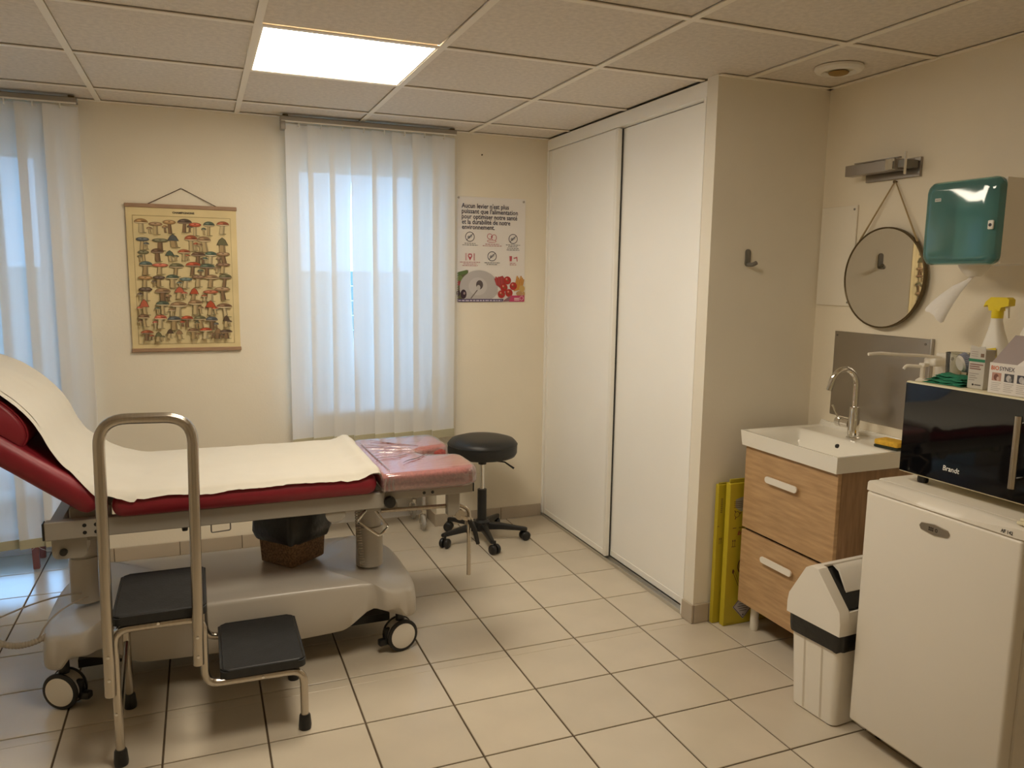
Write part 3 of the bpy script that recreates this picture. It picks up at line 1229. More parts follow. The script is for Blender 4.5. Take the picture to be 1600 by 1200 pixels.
# mains hose and two thin cables at the head end
b = BM()
pts = []
for i in range(120):
    t = i / 119
    p = Vector((-.515, 2.82, .235)) * (1 - t) ** 3 + Vector((-.70, 2.73, .16)) * 3 * t * (1 - t) ** 2 + Vector((-.80, 2.74, .50)) * 3 * t * t * (1 - t) + Vector((-.745, 2.81, .945)) * t ** 3
    pts.append(p)
tube(b, pts, [.0095 + .0018 * (i % 2) for i in range(120)], 10)
build('corrugated_hose', b, 'cable', et)
for k, (p0, p1, p2) in enumerate((((-.42, 2.91, .33), (-.58, 2.82, .40), (-1.25, 2.85, .0035)), ((-.40, 2.915, .315), (-.50, 2.80, .33), (-.535, 2.80, .238)))):
    b = BM()
    P0, P1, P2 = Vector(p0), Vector(p1), Vector(p2)
    tube(b, [P0 * (1 - t) ** 2 + P1 * 2 * t * (1 - t) + P2 * t * t for t in [i / 20 for i in range(21)]], .003, 6)
    build('thin_cable', b, 'cable', et)

# ------------------------------------------------------------------ protective sheet
def sl(s, t):
    return (HX - s * math.cos(ang) + t * math.sin(ang), HZ + s * math.sin(ang) + t * math.cos(ang))
prof = [(.586, .708), (.584, .724), (.575, .731), (.555, .729), (.50, .7255), (.30, .7250), (.05, .7250), (-.15, .7255), (-.235, .7275)]
prof += [sl(.045, .016), sl(.10, .010), sl(.16, .013), sl(.22, .034), sl(.27, .062), sl(.32, .084), sl(.38, .097), sl(.44, .100), sl(.50, .097), sl(.56, .082), sl(.60, .054), sl(.66, .022), sl(.70, .016)]
def resample(pts, step):
    pts = [Vector(p) for p in pts]
    # Catmull-Rom through the profile
    out = []
    for i in range(len(pts) - 1):
        p0, p1, p2, p3 = pts[max(i - 1, 0)], pts[i], pts[i + 1], pts[min(i + 2, len(pts) - 1)]
        n = max(1, int((p2 - p1).length / step))
        for k in range(n):
            t = k / n
            out.append(.5 * ((2 * p1) + (-p0 + p2) * t + (2 * p0 - 5 * p1 + 4 * p2 - p3) * t * t + (-p0 + 3 * p1 - 3 * p2 + p3) * t ** 3))
    out.append(pts[-1])
    return out
rp = resample(prof, .012)
b = BM()
V = []
ysec = [(3.372, .050), (3.362, .022), (3.348, .006), (3.325, .0)] + [(3.325 - .56 * k / 24, 0) for k in range(1, 25)] + [(2.738, .001), (2.718, .006), (2.703, .018), (2.694, None)]
for i, p in enumerate(rp):
    row = []
    x, z = p
    for y, dr in ysec:
        if dr is None:
            dr = .017 + .010 * noise.noise(Vector((x * 9, 1.7, 0))) + .004 * noise.noise(Vector((x * 40, 5, 0)))
            if x < -.30: dr += .012
            if -.34 < x < -.22: dr += .010
            if x < -.42: dr = .012 + .006 * noise.noise(Vector((x * 20, 3, 0)))
        yy = y
        if x < -.34 and y < 2.76:      # edge lies further in on the raised back
            k = min(1, (-.34 - x) / .06)
            yy += .034 * k
            dr *= 1 - k
        wr = .0035 * noise.noise(Vector((x * 5 + y * 3, y * 9, 2))) + .0016 * noise.noise(Vector((x * 22, y * 20, 7)))
        wr += .009 * max(0, noise.noise(Vector((x * 12 - y * 14, y * 2, 4)))) * (1 if x < -.28 else .35)
        zz = z + max(0, wr + .001) - dr
        if x > .50:     # bunched end
            k = min(1, (x - .50) / .08)
            zz += .020 * k * max(0, math.sin(k * PI * .9)) * (1 + .5 * noise.noise(Vector((3, y * 14, 1))))
            x2 = x + .007 * k * noise.noise(Vector((9, y * 11, 1)))
        else:
            x2 = x
        row.append(b.verts.new((x2, yy, zz)))
    V.append(row)
for i in range(len(V) - 1):
    for j in range(len(V[0]) - 1):
        b.faces.new((V[i][j], V[i][j + 1], V[i + 1][j + 1], V[i + 1][j]))
sh = build('table_sheet', b, 'paper_sheet', None, 80, loc=(.1, 3.02, .72))
tag(sh, 'cream protective sheet draped along the red examination table', 'sheet')

# ------------------------------------------------------------------ wicker waste basket on the base
bk = thing('waste_basket', 'brown woven waste basket with black bag standing on the table base', 'basket', (.305, 3.07, .31))
Rb = Matrix.Translation((.305, 3.07, .312)) @ Matrix.Rotation(math.radians(40), 4, 'Z')
b = BM()
secs = []
for z, w in ((.0, .088), (.004, .092), (.12, .098), (.18, .100), (.18, .094), (.02, .084)):
    secs.append([(x, y, z) for x, y in rrect(0, 0, w, w * .92, .014, 3)])
loft(b, secs)
bmesh.ops.transform(b, matrix=Rb, verts=b.verts)
build('basket_body', b, 'wicker', bk, 40)
b = BM()
secs = []
for z, w, am in ((.095, .1085, .006), (.105, .112, .008), (.125, .118, .006), (.16, .117, .004), (.20, .112, .004), (.225, .106, .002), (.222, .098, 0), (.12, .088, 0)):
    s = []
    for i, (x, y) in enumerate(rrect(0, 0, w, w * .95, .03, 6)):
        k = 1 + am * 6 * noise.noise(Vector((i * .55, z * 9, 3)))
        s.append((x * k, y * k, z + (.014 * noise.noise(Vector((i * .4, 0, 8))) if z < .11 else 0)))
    secs.append(s)
loft(b, secs, cap=False)
bmesh.ops.transform(b, matrix=Rb, verts=b.verts)
build('bin_bag', b, 'bag', bk, 50)

# ------------------------------------------------------------------ step stool with handrail
ss = thing('step_stool', 'two-step black and steel step stool with a tall handrail', 'step stool', (0, 2.53, 0))
YFt, YBk = 2.365, 2.690
r_t = .0125
for y in (YFt, YBk):
    b = BM()
    xl, xm_, xr = -.268, -.030, .258
    path = [(xl, y, .03), (xl, y, .418), (xm_ - .0, y, .418), (xm_, y, .205), (xr, y, .200), (xr, y, .03)]
    tube(b, fillet(path, .045, 6), r_t, 12)
    build('side_frame', b, 'steel', ss)
    for x in (xl, xr):
        b = BM()
        lathe(b, [(.0, 0.0), (.019, .001), (.0205, .012), (.0175, .045), (.0145, .050), (.0126, .050)], (x, y, 0), 16)
        build('rubber_foot', b, 'black', ss)
# the lower-right frame corner leg passes down to its foot; cross braces
b = BM()
tube(b, [(-.268, YBk, .235), (-.268, YFt + .01, .115)], .009, 10)
build('brace', b, 'steel', ss)
b = BM()
tube(b, [(-.262, YFt, .408), (-.262, YBk, .408)], .008, 8)
build('cross_tube', b, 'steel', ss)
b = BM()
tube(b, [(.24, YFt, .200), (.24, YBk, .200)], .008, 8)
build('cross_tube', b, 'steel', ss)
# handrail
b = BM()
yh = YFt - .024
tube(b, fillet([(-.282, yh, .232), (-.272, yh, 1.036), (-.034, yh, 1.030), (-.046, yh, .285)], .075, 9), .0155, 14)
hr = build('handrail', b, 'steel', ss)
for x, z in ((-.281, .355), (-.282, .285), (-.272, .165), (-.0455, .375), (-.046, .315), (-.15, .424), (.135, .203)):
    b = BM()
    yb = yh - .0150 if (z < .17 or x > -.06) is False else yh - .0150
    if z == .165 or x in (-.15, .135): yb = YFt - .0115
    lathe(b, [(.0, -.0035), (.0045, -.002), (.005, .001)], (x, yb, z), 10, axis='Y')
    build('rivet', b, 'chrome', ss)
def step(x0, x1, ztop):
    b = BM()
    prism(b, rrect((x0 + x1) / 2, (YFt + YBk) / 2, (x1 - x0) / 2, (YBk - YFt) / 2 + .012, .025, 5), ztop - .026, ztop, 'Z')
    tops = [e for e in b.edges if all(v.co.z > ztop - 1e-5 for v in e.verts)]
    bmesh.ops.bevel(b, geom=tops, offset=.005, segments=2, affect='EDGES')
    o = build('tread', b, 'black_rubber', ss)
    b = BM()
    rr = rrect((x0 + x1) / 2, (YFt + YBk) / 2, (x1 - x0) / 2 - .008, (YBk - YFt) / 2 + .004, .02, 5)
    tube(b, [(x, y, ztop - .0008) for x, y in rr], .0022, 6, closed=True)
    build('tread_rim', b, 'black', o)
step(-.272, -.018, .457)
step(.012, .266, .241)

# ------------------------------------------------------------------ round stool
so = thing('swivel_stool', 'round black swivel stool on a five-star castor base', 'stool', (1.385, 3.85, 0))
SX, SY = 1.385, 3.85
b = BM()
lathe(b, [(.0, .470), (.15, .470), (.178, .476), (.187, .492), (.188, .530), (.184, .548), (.170, .562), (.13, .574), (.07, .579), (.0, .580)], (SX, SY, 0), 48)
seat = build('seat', b, 'black_skin', so, 50)
b = BM()
tube(b, [(SX + .188 * math.cos(2 * PI * i / 48), SY + .188 * math.sin(2 * PI * i / 48), .538) for i in range(48)], .0022, 6, closed=True)
build('piping', b, 'black_skin', seat)
b = BM()
lathe(b, [(.07, .452), (.07, .470)], (SX, SY, 0), 20)
lathe(b, [(.022, .425), (.022, .455)], (SX, SY, 0), 16)
build('seat_plate', b, 'black', so)
b = BM()
lathe(b, [(.0125, .26), (.0125, .43)], (SX, SY, 0), 16)
build('gas_rod', b, 'chrome', so)
b = BM()
lathe(b, [(.025, .085), (.025, .285), (.016, .287)], (SX, SY, 0), 20)
build('gas_sleeve', b, 'black', so)
b = BM()
tube(b, [(SX + .02, SY - .01, .448), (SX + .11, SY - .05, .438), (SX + .155, SY - .075, .405)], [.004, .004, .006], 8)
lv = build('height_lever', b, 'black', so)
b = BM()
lathe(b, [(.040, .055), (.046, .065), (.042, .105), (.03, .115)], (SX, SY, 0), 20)
build('hub', b, 'black', so)
for a in (192, 264, 336, 48, 120):
    A = math.radians(a)
    d = Vector((math.cos(A), math.sin(A), 0))
    n = Vector((-d.y, d.x, 0))
    b = BM()
    secs = []
    for s, w, z0, z1 in ((.03, .022, .062, .102), (.10, .019, .064, .098), (.19, .015, .060, .084), (.235, .014, .058, .078), (.25, .010, .058, .074)):
        c = Vector((SX, SY, 0)) + d * s
        secs.append([tuple(c + n * (w * q[0]) + Vector((0, 0, q[1] and z1 or z0))) for q in ((-1, 0), (1, 0), (.7, 1), (-.7, 1))])
    loft(b, secs)
    bevel(b, .004, 2)
    leg = build('base_arm', b, 'black', so)
    c = Vector((SX, SY, .0265)) + d * .236 + n * .012
    b = BM()
    M4 = Matrix.Translation(c) @ Matrix.Rotation(A + .5, 4, 'Z')
    for s in (-1, 1):
        lathe(b, [(.0, s * .006), (.024, s * .006), (.0262, s * .009), (.0262, s * .020), (.022, s * .025), (.0, s * .026)], (0, 0, 0), 20, axis='Y', capped=False)
    bmesh.ops.transform(b, matrix=M4, verts=b.verts)
    tube(b, [c + Vector((0, 0, .0)), c + Vector((0, 0, .045))], .0075, 8)
    build('castor', b, 'black', so, 50)

# ================================================================== WALL POSTERS
# mushroom chart (generic drawings)
YP = YB - .012
mp_ = thing('mushroom_chart', 'vintage yellowed mushroom chart hanging from a string on wooden battens', 'wall chart', (-.06, YP, 1.05))
cxs = (-.314, .186)
czs = (1.056, 1.742)
b = BM()
loft(b, [[(cxs[0] + .004, YP - .0004 + dy, z), (cxs[1] - .004, YP - .0004 + dy, z), (cxs[1] - .004, YP + .0004 + dy, z), (cxs[0] + .004, YP + .0004 + dy, z)] for z, dy in ((czs[0], 0), (1.25, -.0015), (1.5, -.0015), (czs[1], 0))])
build('sheet', b, 'chart_paper', mp_, None)
for z in (czs[0] - .002, czs[1] + .002):
    b = BM()
    rbox(b, cxs[0], cxs[1], YP - .006, YP + .006, z - .009, z + .009, .002, 1)
    build('batten', b, 'batten', mp_)
b = BM()
tube(b, [(cxs[0] + .10, YP, czs[1] + .010), (-.063, YB - .005, 1.832), (cxs[1] - .095, YP, czs[1] + .010)], .0020, 6)
build('hanging_string', b, 'string', mp_)
b = BM()
lathe(b, [(.0035, .0), (.0035, -.008), (.0, -.009)], (-.063, YB, 1.832), 10, axis='Y')
build('nail', b, 'pin', mp_)
random.seed(11)
pr = Print((cxs[0] + .004, YP - .0024, czs[0]), (1, 0, 0), (0, 0, 1))
W_, H_ = .492, .686
line = (.22, .15, .07)
for q in (((.028, .028), (W_ - .028, .028)), ((.028, H_ - .045), (W_ - .028, H_ - .045)), ((.028, .028), (.028, H_ - .045)), ((W_ - .028, .028), (W_ - .028, H_ - .045))):
    pr.bar(*q, .0012, line)
CAPS = [(.42, .07, .02), (.34, .09, .03), (.13, .07, .03), (.20, .11, .05), (.09, .055, .03), (.14, .13, .06), (.08, .11, .07), (.35, .20, .07), (.28, .17, .08), (.09, .10, .10), (.48, .12, .06)]
DK = (.045, .03, .015)
STEM = [(.50, .38, .19), (.40, .28, .13), (.22, .13, .06), (.56, .45, .25)]
def mushroom(x, z, w, h, kind, cap, stem):
    sw = w * random.uniform(.09, .17)
    lean = random.uniform(-.12, .12) * w
    base = z - h / 2
    top = z + h / 2
    ch = h * (.42 if kind != 2 else .62)
    # shadow tuft at the foot
    pr.disc(x + .1 * w, base, w * .30, h * .035, (.20, .17, .08), 10)
    # stem with dark outline
    for g, c in ((.0009, DK), (0, stem)):
        pr.poly([(x - sw * 1.3 - g, base), (x + sw * 1.3 + g, base), (x + lean + sw + g, top - ch * .55), (x + lean - sw - g, top - ch * .55)], c)
    pr.poly([(x + sw * .4, base), (x + sw * 1.25, base), (x + lean + sw * .95, top - ch * .6), (x + lean + sw * .3, top - ch * .6)], tuple(c * .6 for c in stem))
    cx, cz = x + lean, top - ch * .62
    if kind == 0:      # domed cap
        pr.disc(cx, cz, w / 2 + .0009, ch * .62 + .0009, DK, 16, 0, PI)
        pr.disc(cx, cz, w / 2 + .0009, ch * .20 + .0009, DK, 16, PI, 2 * PI)
        pr.disc(cx, cz, w / 2, ch * .62, cap, 16, 0, PI)
        pr.disc(cx, cz, w / 2, ch * .18, tuple(min(1, c * 1.1 + .09) for c in stem), 16, PI, 2 * PI)
        pr.disc(cx - w * .14, cz + ch * .30, w * .16, ch * .10, tuple(min(1, c * 1.6 + .06) for c in cap), 10)
        pr.disc(cx + w * .22, cz + ch * .16, w * .20, ch * .14, tuple(c * .55 for c in cap), 10)
    elif kind == 1:    # dished cap
        pr.disc(cx, cz + ch * .1, w / 2 + .0009, ch * .34 + .0009, DK, 16)
        pr.disc(cx, cz + ch * .1, w / 2, ch * .34, cap, 16)
        pr.disc(cx, cz + ch * .18, w * .36, ch * .18, tuple(min(1, c * 1.5 + .07) for c in cap), 14)
        pr.disc(cx, cz + ch * .18, w * .10, ch * .08, tuple(c * .5 for c in cap), 10)
    else:              # pointed cap
        pr.poly([(cx - w * .36, cz - ch * .2), (cx + w * .36, cz - ch * .2), (cx + w * .20, cz + ch * .35), (cx, cz + ch * .62), (cx - w * .20, cz + ch * .35)], DK)
        pr.poly([(cx - w * .32, cz - ch * .17), (cx + w * .32, cz - ch * .17), (cx + w * .17, cz + ch * .33), (cx, cz + ch * .57), (cx - w * .17, cz + ch * .33)], cap)
rows = [(.592, 7, .062), (.518, 6, .066), (.452, 7, .056), (.392, 6, .058), (.332, 7, .058), (.268, 6, .062), (.200, 6, .068), (.134, 7, .060), (.074, 8, .048)]
for ri, (z, n, hh) in enumerate(rows):
    cw = (W_ - .07) / n
    for i in range(n):
        x = .035 + cw * (i + .5) + random.uniform(-.1, .1) * cw
        zz = z + random.uniform(-.010, .010)
        cap = random.choice(CAPS)
        if ri in (2, 3, 4) and random.random() < .35: cap = random.choice([(.08, .13, .09), (.10, .14, .12), (.14, .17, .08)])
        stm = random.choice(STEM)
        w = cw * random.uniform(.80, 1.12)
        h = hh * random.uniform(.92, 1.15)
        kd = random.choice((0, 0, 0, 1, 1, 2) if ri < 8 else (2, 2, 0, 2))
        mushroom(x, zz, w, h, kd, cap, stm)
        if random.random() < .55:
            mushroom(x + w * random.choice((-.38, .38)), zz - h * .2, w * .42, h * .5, 0, cap, stm)
        lw = cw * random.uniform(.3, .5)
        pr.rect(x - lw / 2, x + lw / 2, zz - h / 2 - .0072, zz - h / 2 - .0060, (.34, .25, .12))
pr.build('printed_drawings', mp_)
text_on('title_lettering', 'CHAMPIGNONS', .013, (-.107, YP - .0028, 1.711), (1, 0, 0), (0, 0, 1), 'ink', mp_, .0004, width=.098)

# nutrition poster
YQ = YB - .0012
np_ = thing('nutrition_poster', 'white French food poster with bold heading, icons and vegetables', 'poster', (1.535, YQ, 1.285))
q0, q1, z0_, z1_ = 1.333, 1.740, 1.287, 1.866
b = BM()
loft(b, [[(x, YQ - .0003 - w, z0_), (x, YQ - .0003 - w, z1_), (x, YQ + .0003 - w, z1_), (x, YQ + .0003 - w, z0_)] for x, w in ((q0, .001), (1.45, .0002), (1.62, .0002), (q1, .002))])
build('sheet', b, 'card_white', np_, None)
def U(u): return (u - 140) / 630 * (q1 - q0)
def Vv(v): return (1095 - v) / 995 * (z1_ - z0_)
YI = YQ - .0028
lines = ((178, 612, 'Aucun levier n\u2019est plus', 205), (180, 697, 'puissant que l\u2019alimentation', 255), (180, 692, 'pour optimiser notre sant\u00e9', 305), (182, 627, 'et la durabilit\u00e9 de notre', 355), (182, 482, 'environnement.', 403))
for u0, u1, s, v in lines:
    text_on('heading_line', s.replace('\u2019', "'"), .036, (q0 + U(u0), YI, z0_ + Vv(v)), (1, 0, 0), (0, 0, 1), 'ink_navy', np_, .0005, width=U(u1) - U(u0))
pr = Print((q0, YQ - .0020, z0_), (1, 0, 0), (0, 0, 1), lift=.0001)
INK, RED_ = (.03, .025, .05), (.50, .09, .12)
def no_icon(u, v):
    pr.disc(U(u) - .006, Vv(v) - .002, .009, .008, (.30, .29, .30), 10)
    pr.disc(U(u) + .007, Vv(v) + .005, .007, .009, (.45, .44, .45), 10)
    pr.ring(U(u), Vv(v), .0275, .0035, INK)
    pr.bar((U(u) - .020, Vv(v) - .019), (U(u) + .020, Vv(v) + .019), .003, INK)
for u, v in ((255, 475), (656, 483), (460, 655)): no_icon(u, v)
# bread and vegetables icon
u, v = 455, 480
pr.disc(U(u) - .012, Vv(v) + .008, .016, .016, RED_, 12); pr.disc(U(u) - .012, Vv(v) + .008, .013, .013, (.74, .68, .65), 12)
pr.disc(U(u) + .014, Vv(v) + .002, .016, .018, RED_, 12); pr.disc(U(u) + .014, Vv(v) + .002, .013, .015, (.74, .68, .65), 12)
pr.disc(U(u), Vv(v) - .018, .028, .008, RED_, 14); pr.disc(U(u), Vv(v) - .018, .025, .0055, (.74, .68, .65), 14)
pr.disc(U(u), Vv(v) + .006, .005, .006, RED_, 10)
# plate with cutlery icon
u, v = 257, 665
for dx in (-.026, -.020, .022, .027):
    pr.bar((U(u) + dx, Vv(v) - .020), (U(u) + dx, Vv(v) + .020), .0022, RED_)
pr.poly([(U(u), Vv(v) - .02), (U(u) + .013, Vv(v) + .004), (U(u) + .009, Vv(v) + .018), (U(u) - .009, Vv(v) + .018), (U(u) - .013, Vv(v) + .004)], RED_)
pr.disc(U(u), Vv(v) + .006, .007, .007, (.74, .68, .65), 12)
# glass and tap icon
u, v = 660, 675
pr.poly([(U(u) - .022, Vv(v) - .014), (U(u) - .010, Vv(v) - .014), (U(u) - .008, Vv(v) + .015), (U(u) - .024, Vv(v) + .015)], RED_)
pr.bar((U(u) + .002, Vv(v) + .003), (U(u) + .022, Vv(v) + .008), .006, RED_)
pr.bar((U(u) + .021, Vv(v) + .012), (U(u) + .024, Vv(v) - .014), .005, RED_)
random.seed(3)
for u, v, w, n, c in ((258, 540, 150, 2, INK), (460, 543, 195, 2, RED_), (656, 545, 140, 4, INK), (257, 718, 195, 3, RED_), (460, 720, 150, 2, INK), (656, 720, 80, 2, RED_)):
    for k in range(n):
        L = w * random.uniform(.6, 1) / 630 * .407
        x = U(u) - L / 2
        while x < U(u) + L / 2:
            l = random.uniform(.006, .016)
            pr.rect(x, min(x + l, U(u) + L / 2), Vv(v + k * 16), Vv(v + k * 16) + .0035, tuple(min(1, q * .7 + .12) for q in c))
            x += l + .003
# the plate, spoon and vegetables
def P2(u, v): return (U(u), Vv(v))
pr.poly([P2(140, 1095), P2(140, 820), P2(240, 790), P2(240, 815), P2(200, 860), P2(190, 1062)], (.12, .11, .05))
pr.bar(P2(142, 830), P2(232, 805), .020, (.10, .16, .05))
pr.disc(*P2(165, 875), .018, .02, (.16, .20, .06), 10); pr.disc(*P2(158, 915), .012, .014, (.32, .05, .05), 10)
pr.disc(*P2(150, 1010), .01, .018, (.03, .015, .03), 10)
pr.disc(*P2(340, 950), .114, .092, (.46, .43, .42), 30, -.05, PI + .35)
pr.disc(*P2(340, 975), .114, .070, (.46, .43, .42), 30)
pr.disc(*P2(330, 945), .055, .050, (.53, .50, .49), 24)
pr.disc(*P2(198, 1020), .018, .026, (.035, .015, .03), 14); pr.disc(*P2(205, 1012), .006, .008, (.30, .22, .24), 8)
pr.disc(*P2(345, 930), .021, .026, (.10, .08, .08), 14); pr.disc(*P2(335, 955), .012, .014, (.48, .45, .43), 10)
pr.bar(P2(325, 980), P2(265, 1062), .006, (.16, .13, .12))
pr.poly([P2(480, 870), P2(560, 840), P2(600, 900), P2(540, 960), P2(500, 930)], (.33, .04, .04))
for u in (505, 530, 555): pr.bar(P2(u, 930), P2(u - 8, 850), .008, (.42, .05, .05))
for k in range(6): pr.bar(P2(672 + k * 14, 990 - k * 4), P2(700 + k * 12, 840 + (k % 3) * 16), .008, (.58, .27, .05))
pr.disc(*P2(745, 965), .018, .020, (.55, .36, .12), 12); pr.disc(*P2(720, 1012), .02, .014, (.45, .27, .12), 12); pr.disc(*P2(762, 1015), .008, .014, (.5, .3, .12), 10)
for u, v in ((605, 885), (573, 955), (662, 940), (550, 1020), (622, 1008)):
    pr.disc(*P2(u, v), .0225, .0225, (.40, .02, .015), 16); pr.disc(*P2(u - 8, v - 14), .006, .006, (.68, .28, .20), 8)
    pr.bar(P2(u - 8, v), P2(u + 14, v + 4), .004, (.12, .15, .04))
pr.poly([P2(140, 1095), P2(562, 1092), P2(572, 1066), P2(140, 1066)], (.055, .035, .12))
pr.poly([P2(562, 1092), P2(632, 1088), P2(640, 1030), P2(580, 1072)], (.25, .12, .14))
pr.poly([P2(622, 1092), P2(770, 1092), P2(770, 1030), P2(640, 1032)], (.50, .05, .14))
pr.ring(*P2(742, 1058), .012, .002, (.80, .70, .68))
pr.rect(U(672), U(722), Vv(1080), Vv(1072), (.75, .6, .6)); pr.rect(U(672), U(718), Vv(1066), Vv(1056), (.75, .6, .6))
x = 152
while x < 555:
    l = random.uniform(12, 34); pr.rect(U(x), U(min(x + l, 555)), Vv(1086), Vv(1076), (.62, .56, .66)); x += l + 7
pr.build('printed_picture', np_)
for x, z in ((1.340, 1.858), (1.728, 1.851)):
    b = BM()
    lathe(b, [(.0065, 0), (.0065, -.004), (.004, -.006), (.0, -.0062)], (x, YQ - .001, z), 14, axis='Y')
    build('pin', b, 'pin', np_)
b = BM()
lathe(b, [(.004, 0), (.004, -.006), (.0, -.007)], (1.475, YB, 2.094), 10, axis='Y')
tag(build('wall_nail', b, 'rim', None, loc=(1.475, YB, 2.094)), 'small dark nail in the wall above the food poster', 'nail')

# ================================================================== CUPBOARD SIDE WALL: hook
hk = thing('wall_hook', 'grey rounded coat hook on the cupboard side wall', 'hook', (2.055, YC, 1.52))
b = BM()
prism(b, rrect(2.050, 1.522, .0125, .034, .0122, 6), YC - .006, YC, 'Y')
build('back_plate', b, 'hook_grey', hk)
b = BM()
tube(b, fillet([(2.050, YC - .004, 1.496), (2.054, YC - .03, 1.494), (2.070, YC - .034, 1.503)], .014, 5), [.0085] * 14, 10)
build('peg', b, 'hook_grey', hk)

# ================================================================== RIGHT WALL
# access panel
ap = thing('access_panel', 'flat cream access panel screwed to the wall beside the mirror', 'wall panel', (XR, 2.47, 1.33))
b = BM()
rbox(b, XR - .008, XR, 2.378, 2.566, 1.335, 1.732, .0015, 1)
build('plate', b, 'wall_white', ap, None)
for y, z in ((2.392, 1.716), (2.395, 1.350)):
    b = BM()
    lathe(b, [(.0045, 0), (.0045, -.002), (.0, -.003)], (XR - .008, y, z), 10, axis='X')
    build('screw', b, 'hook_grey', ap)
# wall lamp
wl = thing('wall_lamp', 'brushed steel wall lamp above the round mirror, switched off', 'wall lamp', (XR, 2.245, 1.85))
b = BM()
rbox(b, XR - .012, XR, 2.10, 2.345, 1.812, 1.880, .001, 1)
build('back_plate', b, 'lamp_steel', wl)
b = BM()
rbox(b, XR - .078, XR - .038, 2.14, 2.385, 1.835, 1.875, .001, 1)
build('light_bar', b, 'lamp_steel', wl)
b = BM()
rbox(b, XR - .094, XR - .060, 2.148, 2.180, 1.836, 1.874, .001, 1)
build('joint_block', b, 'chrome', wl)
b = BM()
rbox(b, XR - .075, XR - .0125, 2.108, 2.147, 1.842, 1.868, .001, 1)
build('joint_arm', b, 'hook_grey', wl)
b = BM()
rbox(b, XR - .084, XR - .0755, 2.102, 2.107, 1.815, 1.894, .0005, 1)
build('end_blade', b, 'chrome', wl)
b = BM()
rbox(b, XR - .060, XR - .048, 2.15, 2.36, 1.880, 1.884, .0005, 1)
rbox(b, XR - .060, XR - .0125, 2.22, 2.26, 1.8755, 1.8795, .0005, 1)
build('top_fin', b, 'lamp_steel', wl)

# mirror
mi = thing('round_mirror', 'round dark-rimmed mirror hanging from a rope', 'mirror', (XR - .012, 2.215, 1.449))
MC = Vector((XR - .0225, 2.215, 1.449))
Mm = Matrix.Translation(MC) @ Matrix.Rotation(math.radians(-.9), 4, 'Z')
b = BM()
lathe(b, [(.186, .010), (.189, .008), (.189, -.006), (.186, -.008), (.1835, -.006), (.1835, .010)], (0, 0, 0), 64, axis='X')
bmesh.ops.transform(b, matrix=Mm, verts=b.verts)
build('rim', b, 'rim', mi, 50)
b = BM()
lathe(b, [(.0, -.004), (.1834, -.004), (.1834, .009), (.0, .009)], (0, 0, 0), 64, axis='X')
bmesh.ops.transform(b, matrix=Mm, verts=b.verts)
build('mirror_glass', b, 'mirror', mi, 30)
b = BM()
tube(b, [(XR - .0225, 2.342, 1.590), (XR - .007, 2.208, 1.806), (XR - .0225, 2.076, 1.580)], .0035, 8)
build('rope', b, 'rope', mi)
b = BM()
lathe(b, [(.004, 0), (.004, -.012), (.006, -.013), (.0, -.014)], (XR, 2.208, 1.803), 10, axis='X')
build('nail', b, 'rim', mi)

# splash plate
sp = thing('splash_plate', 'stainless steel splash plate on the wall behind the washbasin', 'splashback', (XR, 2.22, .89))
b = BM()
rbox(b, XR - .004, XR, 1.995, 2.452, .888, 1.233, .0012, 1)
build('plate', b, 'steel_plate', sp)
b = BM()
rbox(b, XR - .016, XR, 1.985, 1.9945, .888, 1.236, .002, 2)
build('folded_edge', b, 'steel_plate', sp)
for y, z in ((2.438, 1.216), (2.020, 1.214), (2.30, .918)):
    b = BM()
    lathe(b, [(.0045, 0), (.0045, -.002), (.0, -.003)], (XR - .004, y, z), 10, axis='X')
    build('screw', b, 'hook_grey', sp)

# ------------------------------------------------------------------ vanity unit
va = thing('vanity_cabinet', 'oak-look vanity cabinet with two drawers under the washbasin', 'cabinet', (2.2, 2.235, 0))
b = BM()
box(b, 2.040, XR - .012, 1.990, 2.470, .128, .742)
box(b, 2.040, XR - .012, 1.990, 1.998, .742, .775)
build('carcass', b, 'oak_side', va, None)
for z0, z1 in ((.440, .778), (.120, .428)):
    b = BM()
    rbox(b, 2.018, 2.036, 1.986, 2.474, z0, z1, .0012, 1)
    d = build('drawer_front', b, 'oak', va, None)
    zc = .672 if z0 > .4 else .350
    b = BM()
    prism(b, rrect(2.250, zc, .086, .0125, .0122, 5), 2.001, 2.007, 'X')
    rbox(b, 2.0072, 2.018, 2.19, 2.20, zc - .006, zc + .006, .001, 1)
    rbox(b, 2.0072, 2.018, 2.30, 2.31, zc - .006, zc + .006, .001, 1)
    build('handle', b, 'plastic_white', d)
b = BM()
box(b, 2.0362, 2.0398, 1.995, 2.468, .13, .77)
build('shadow_gap', b, 'dark_gap', va, None)
for x in (2.075, 2.36):
    for y in (2.025, 2.432):
        b = BM()
        lathe(b, [(.014, .0005), (.017, .006), (.017, .128)], (x, y, 0), 16)
        build('leg', b, 'plastic_white', va)

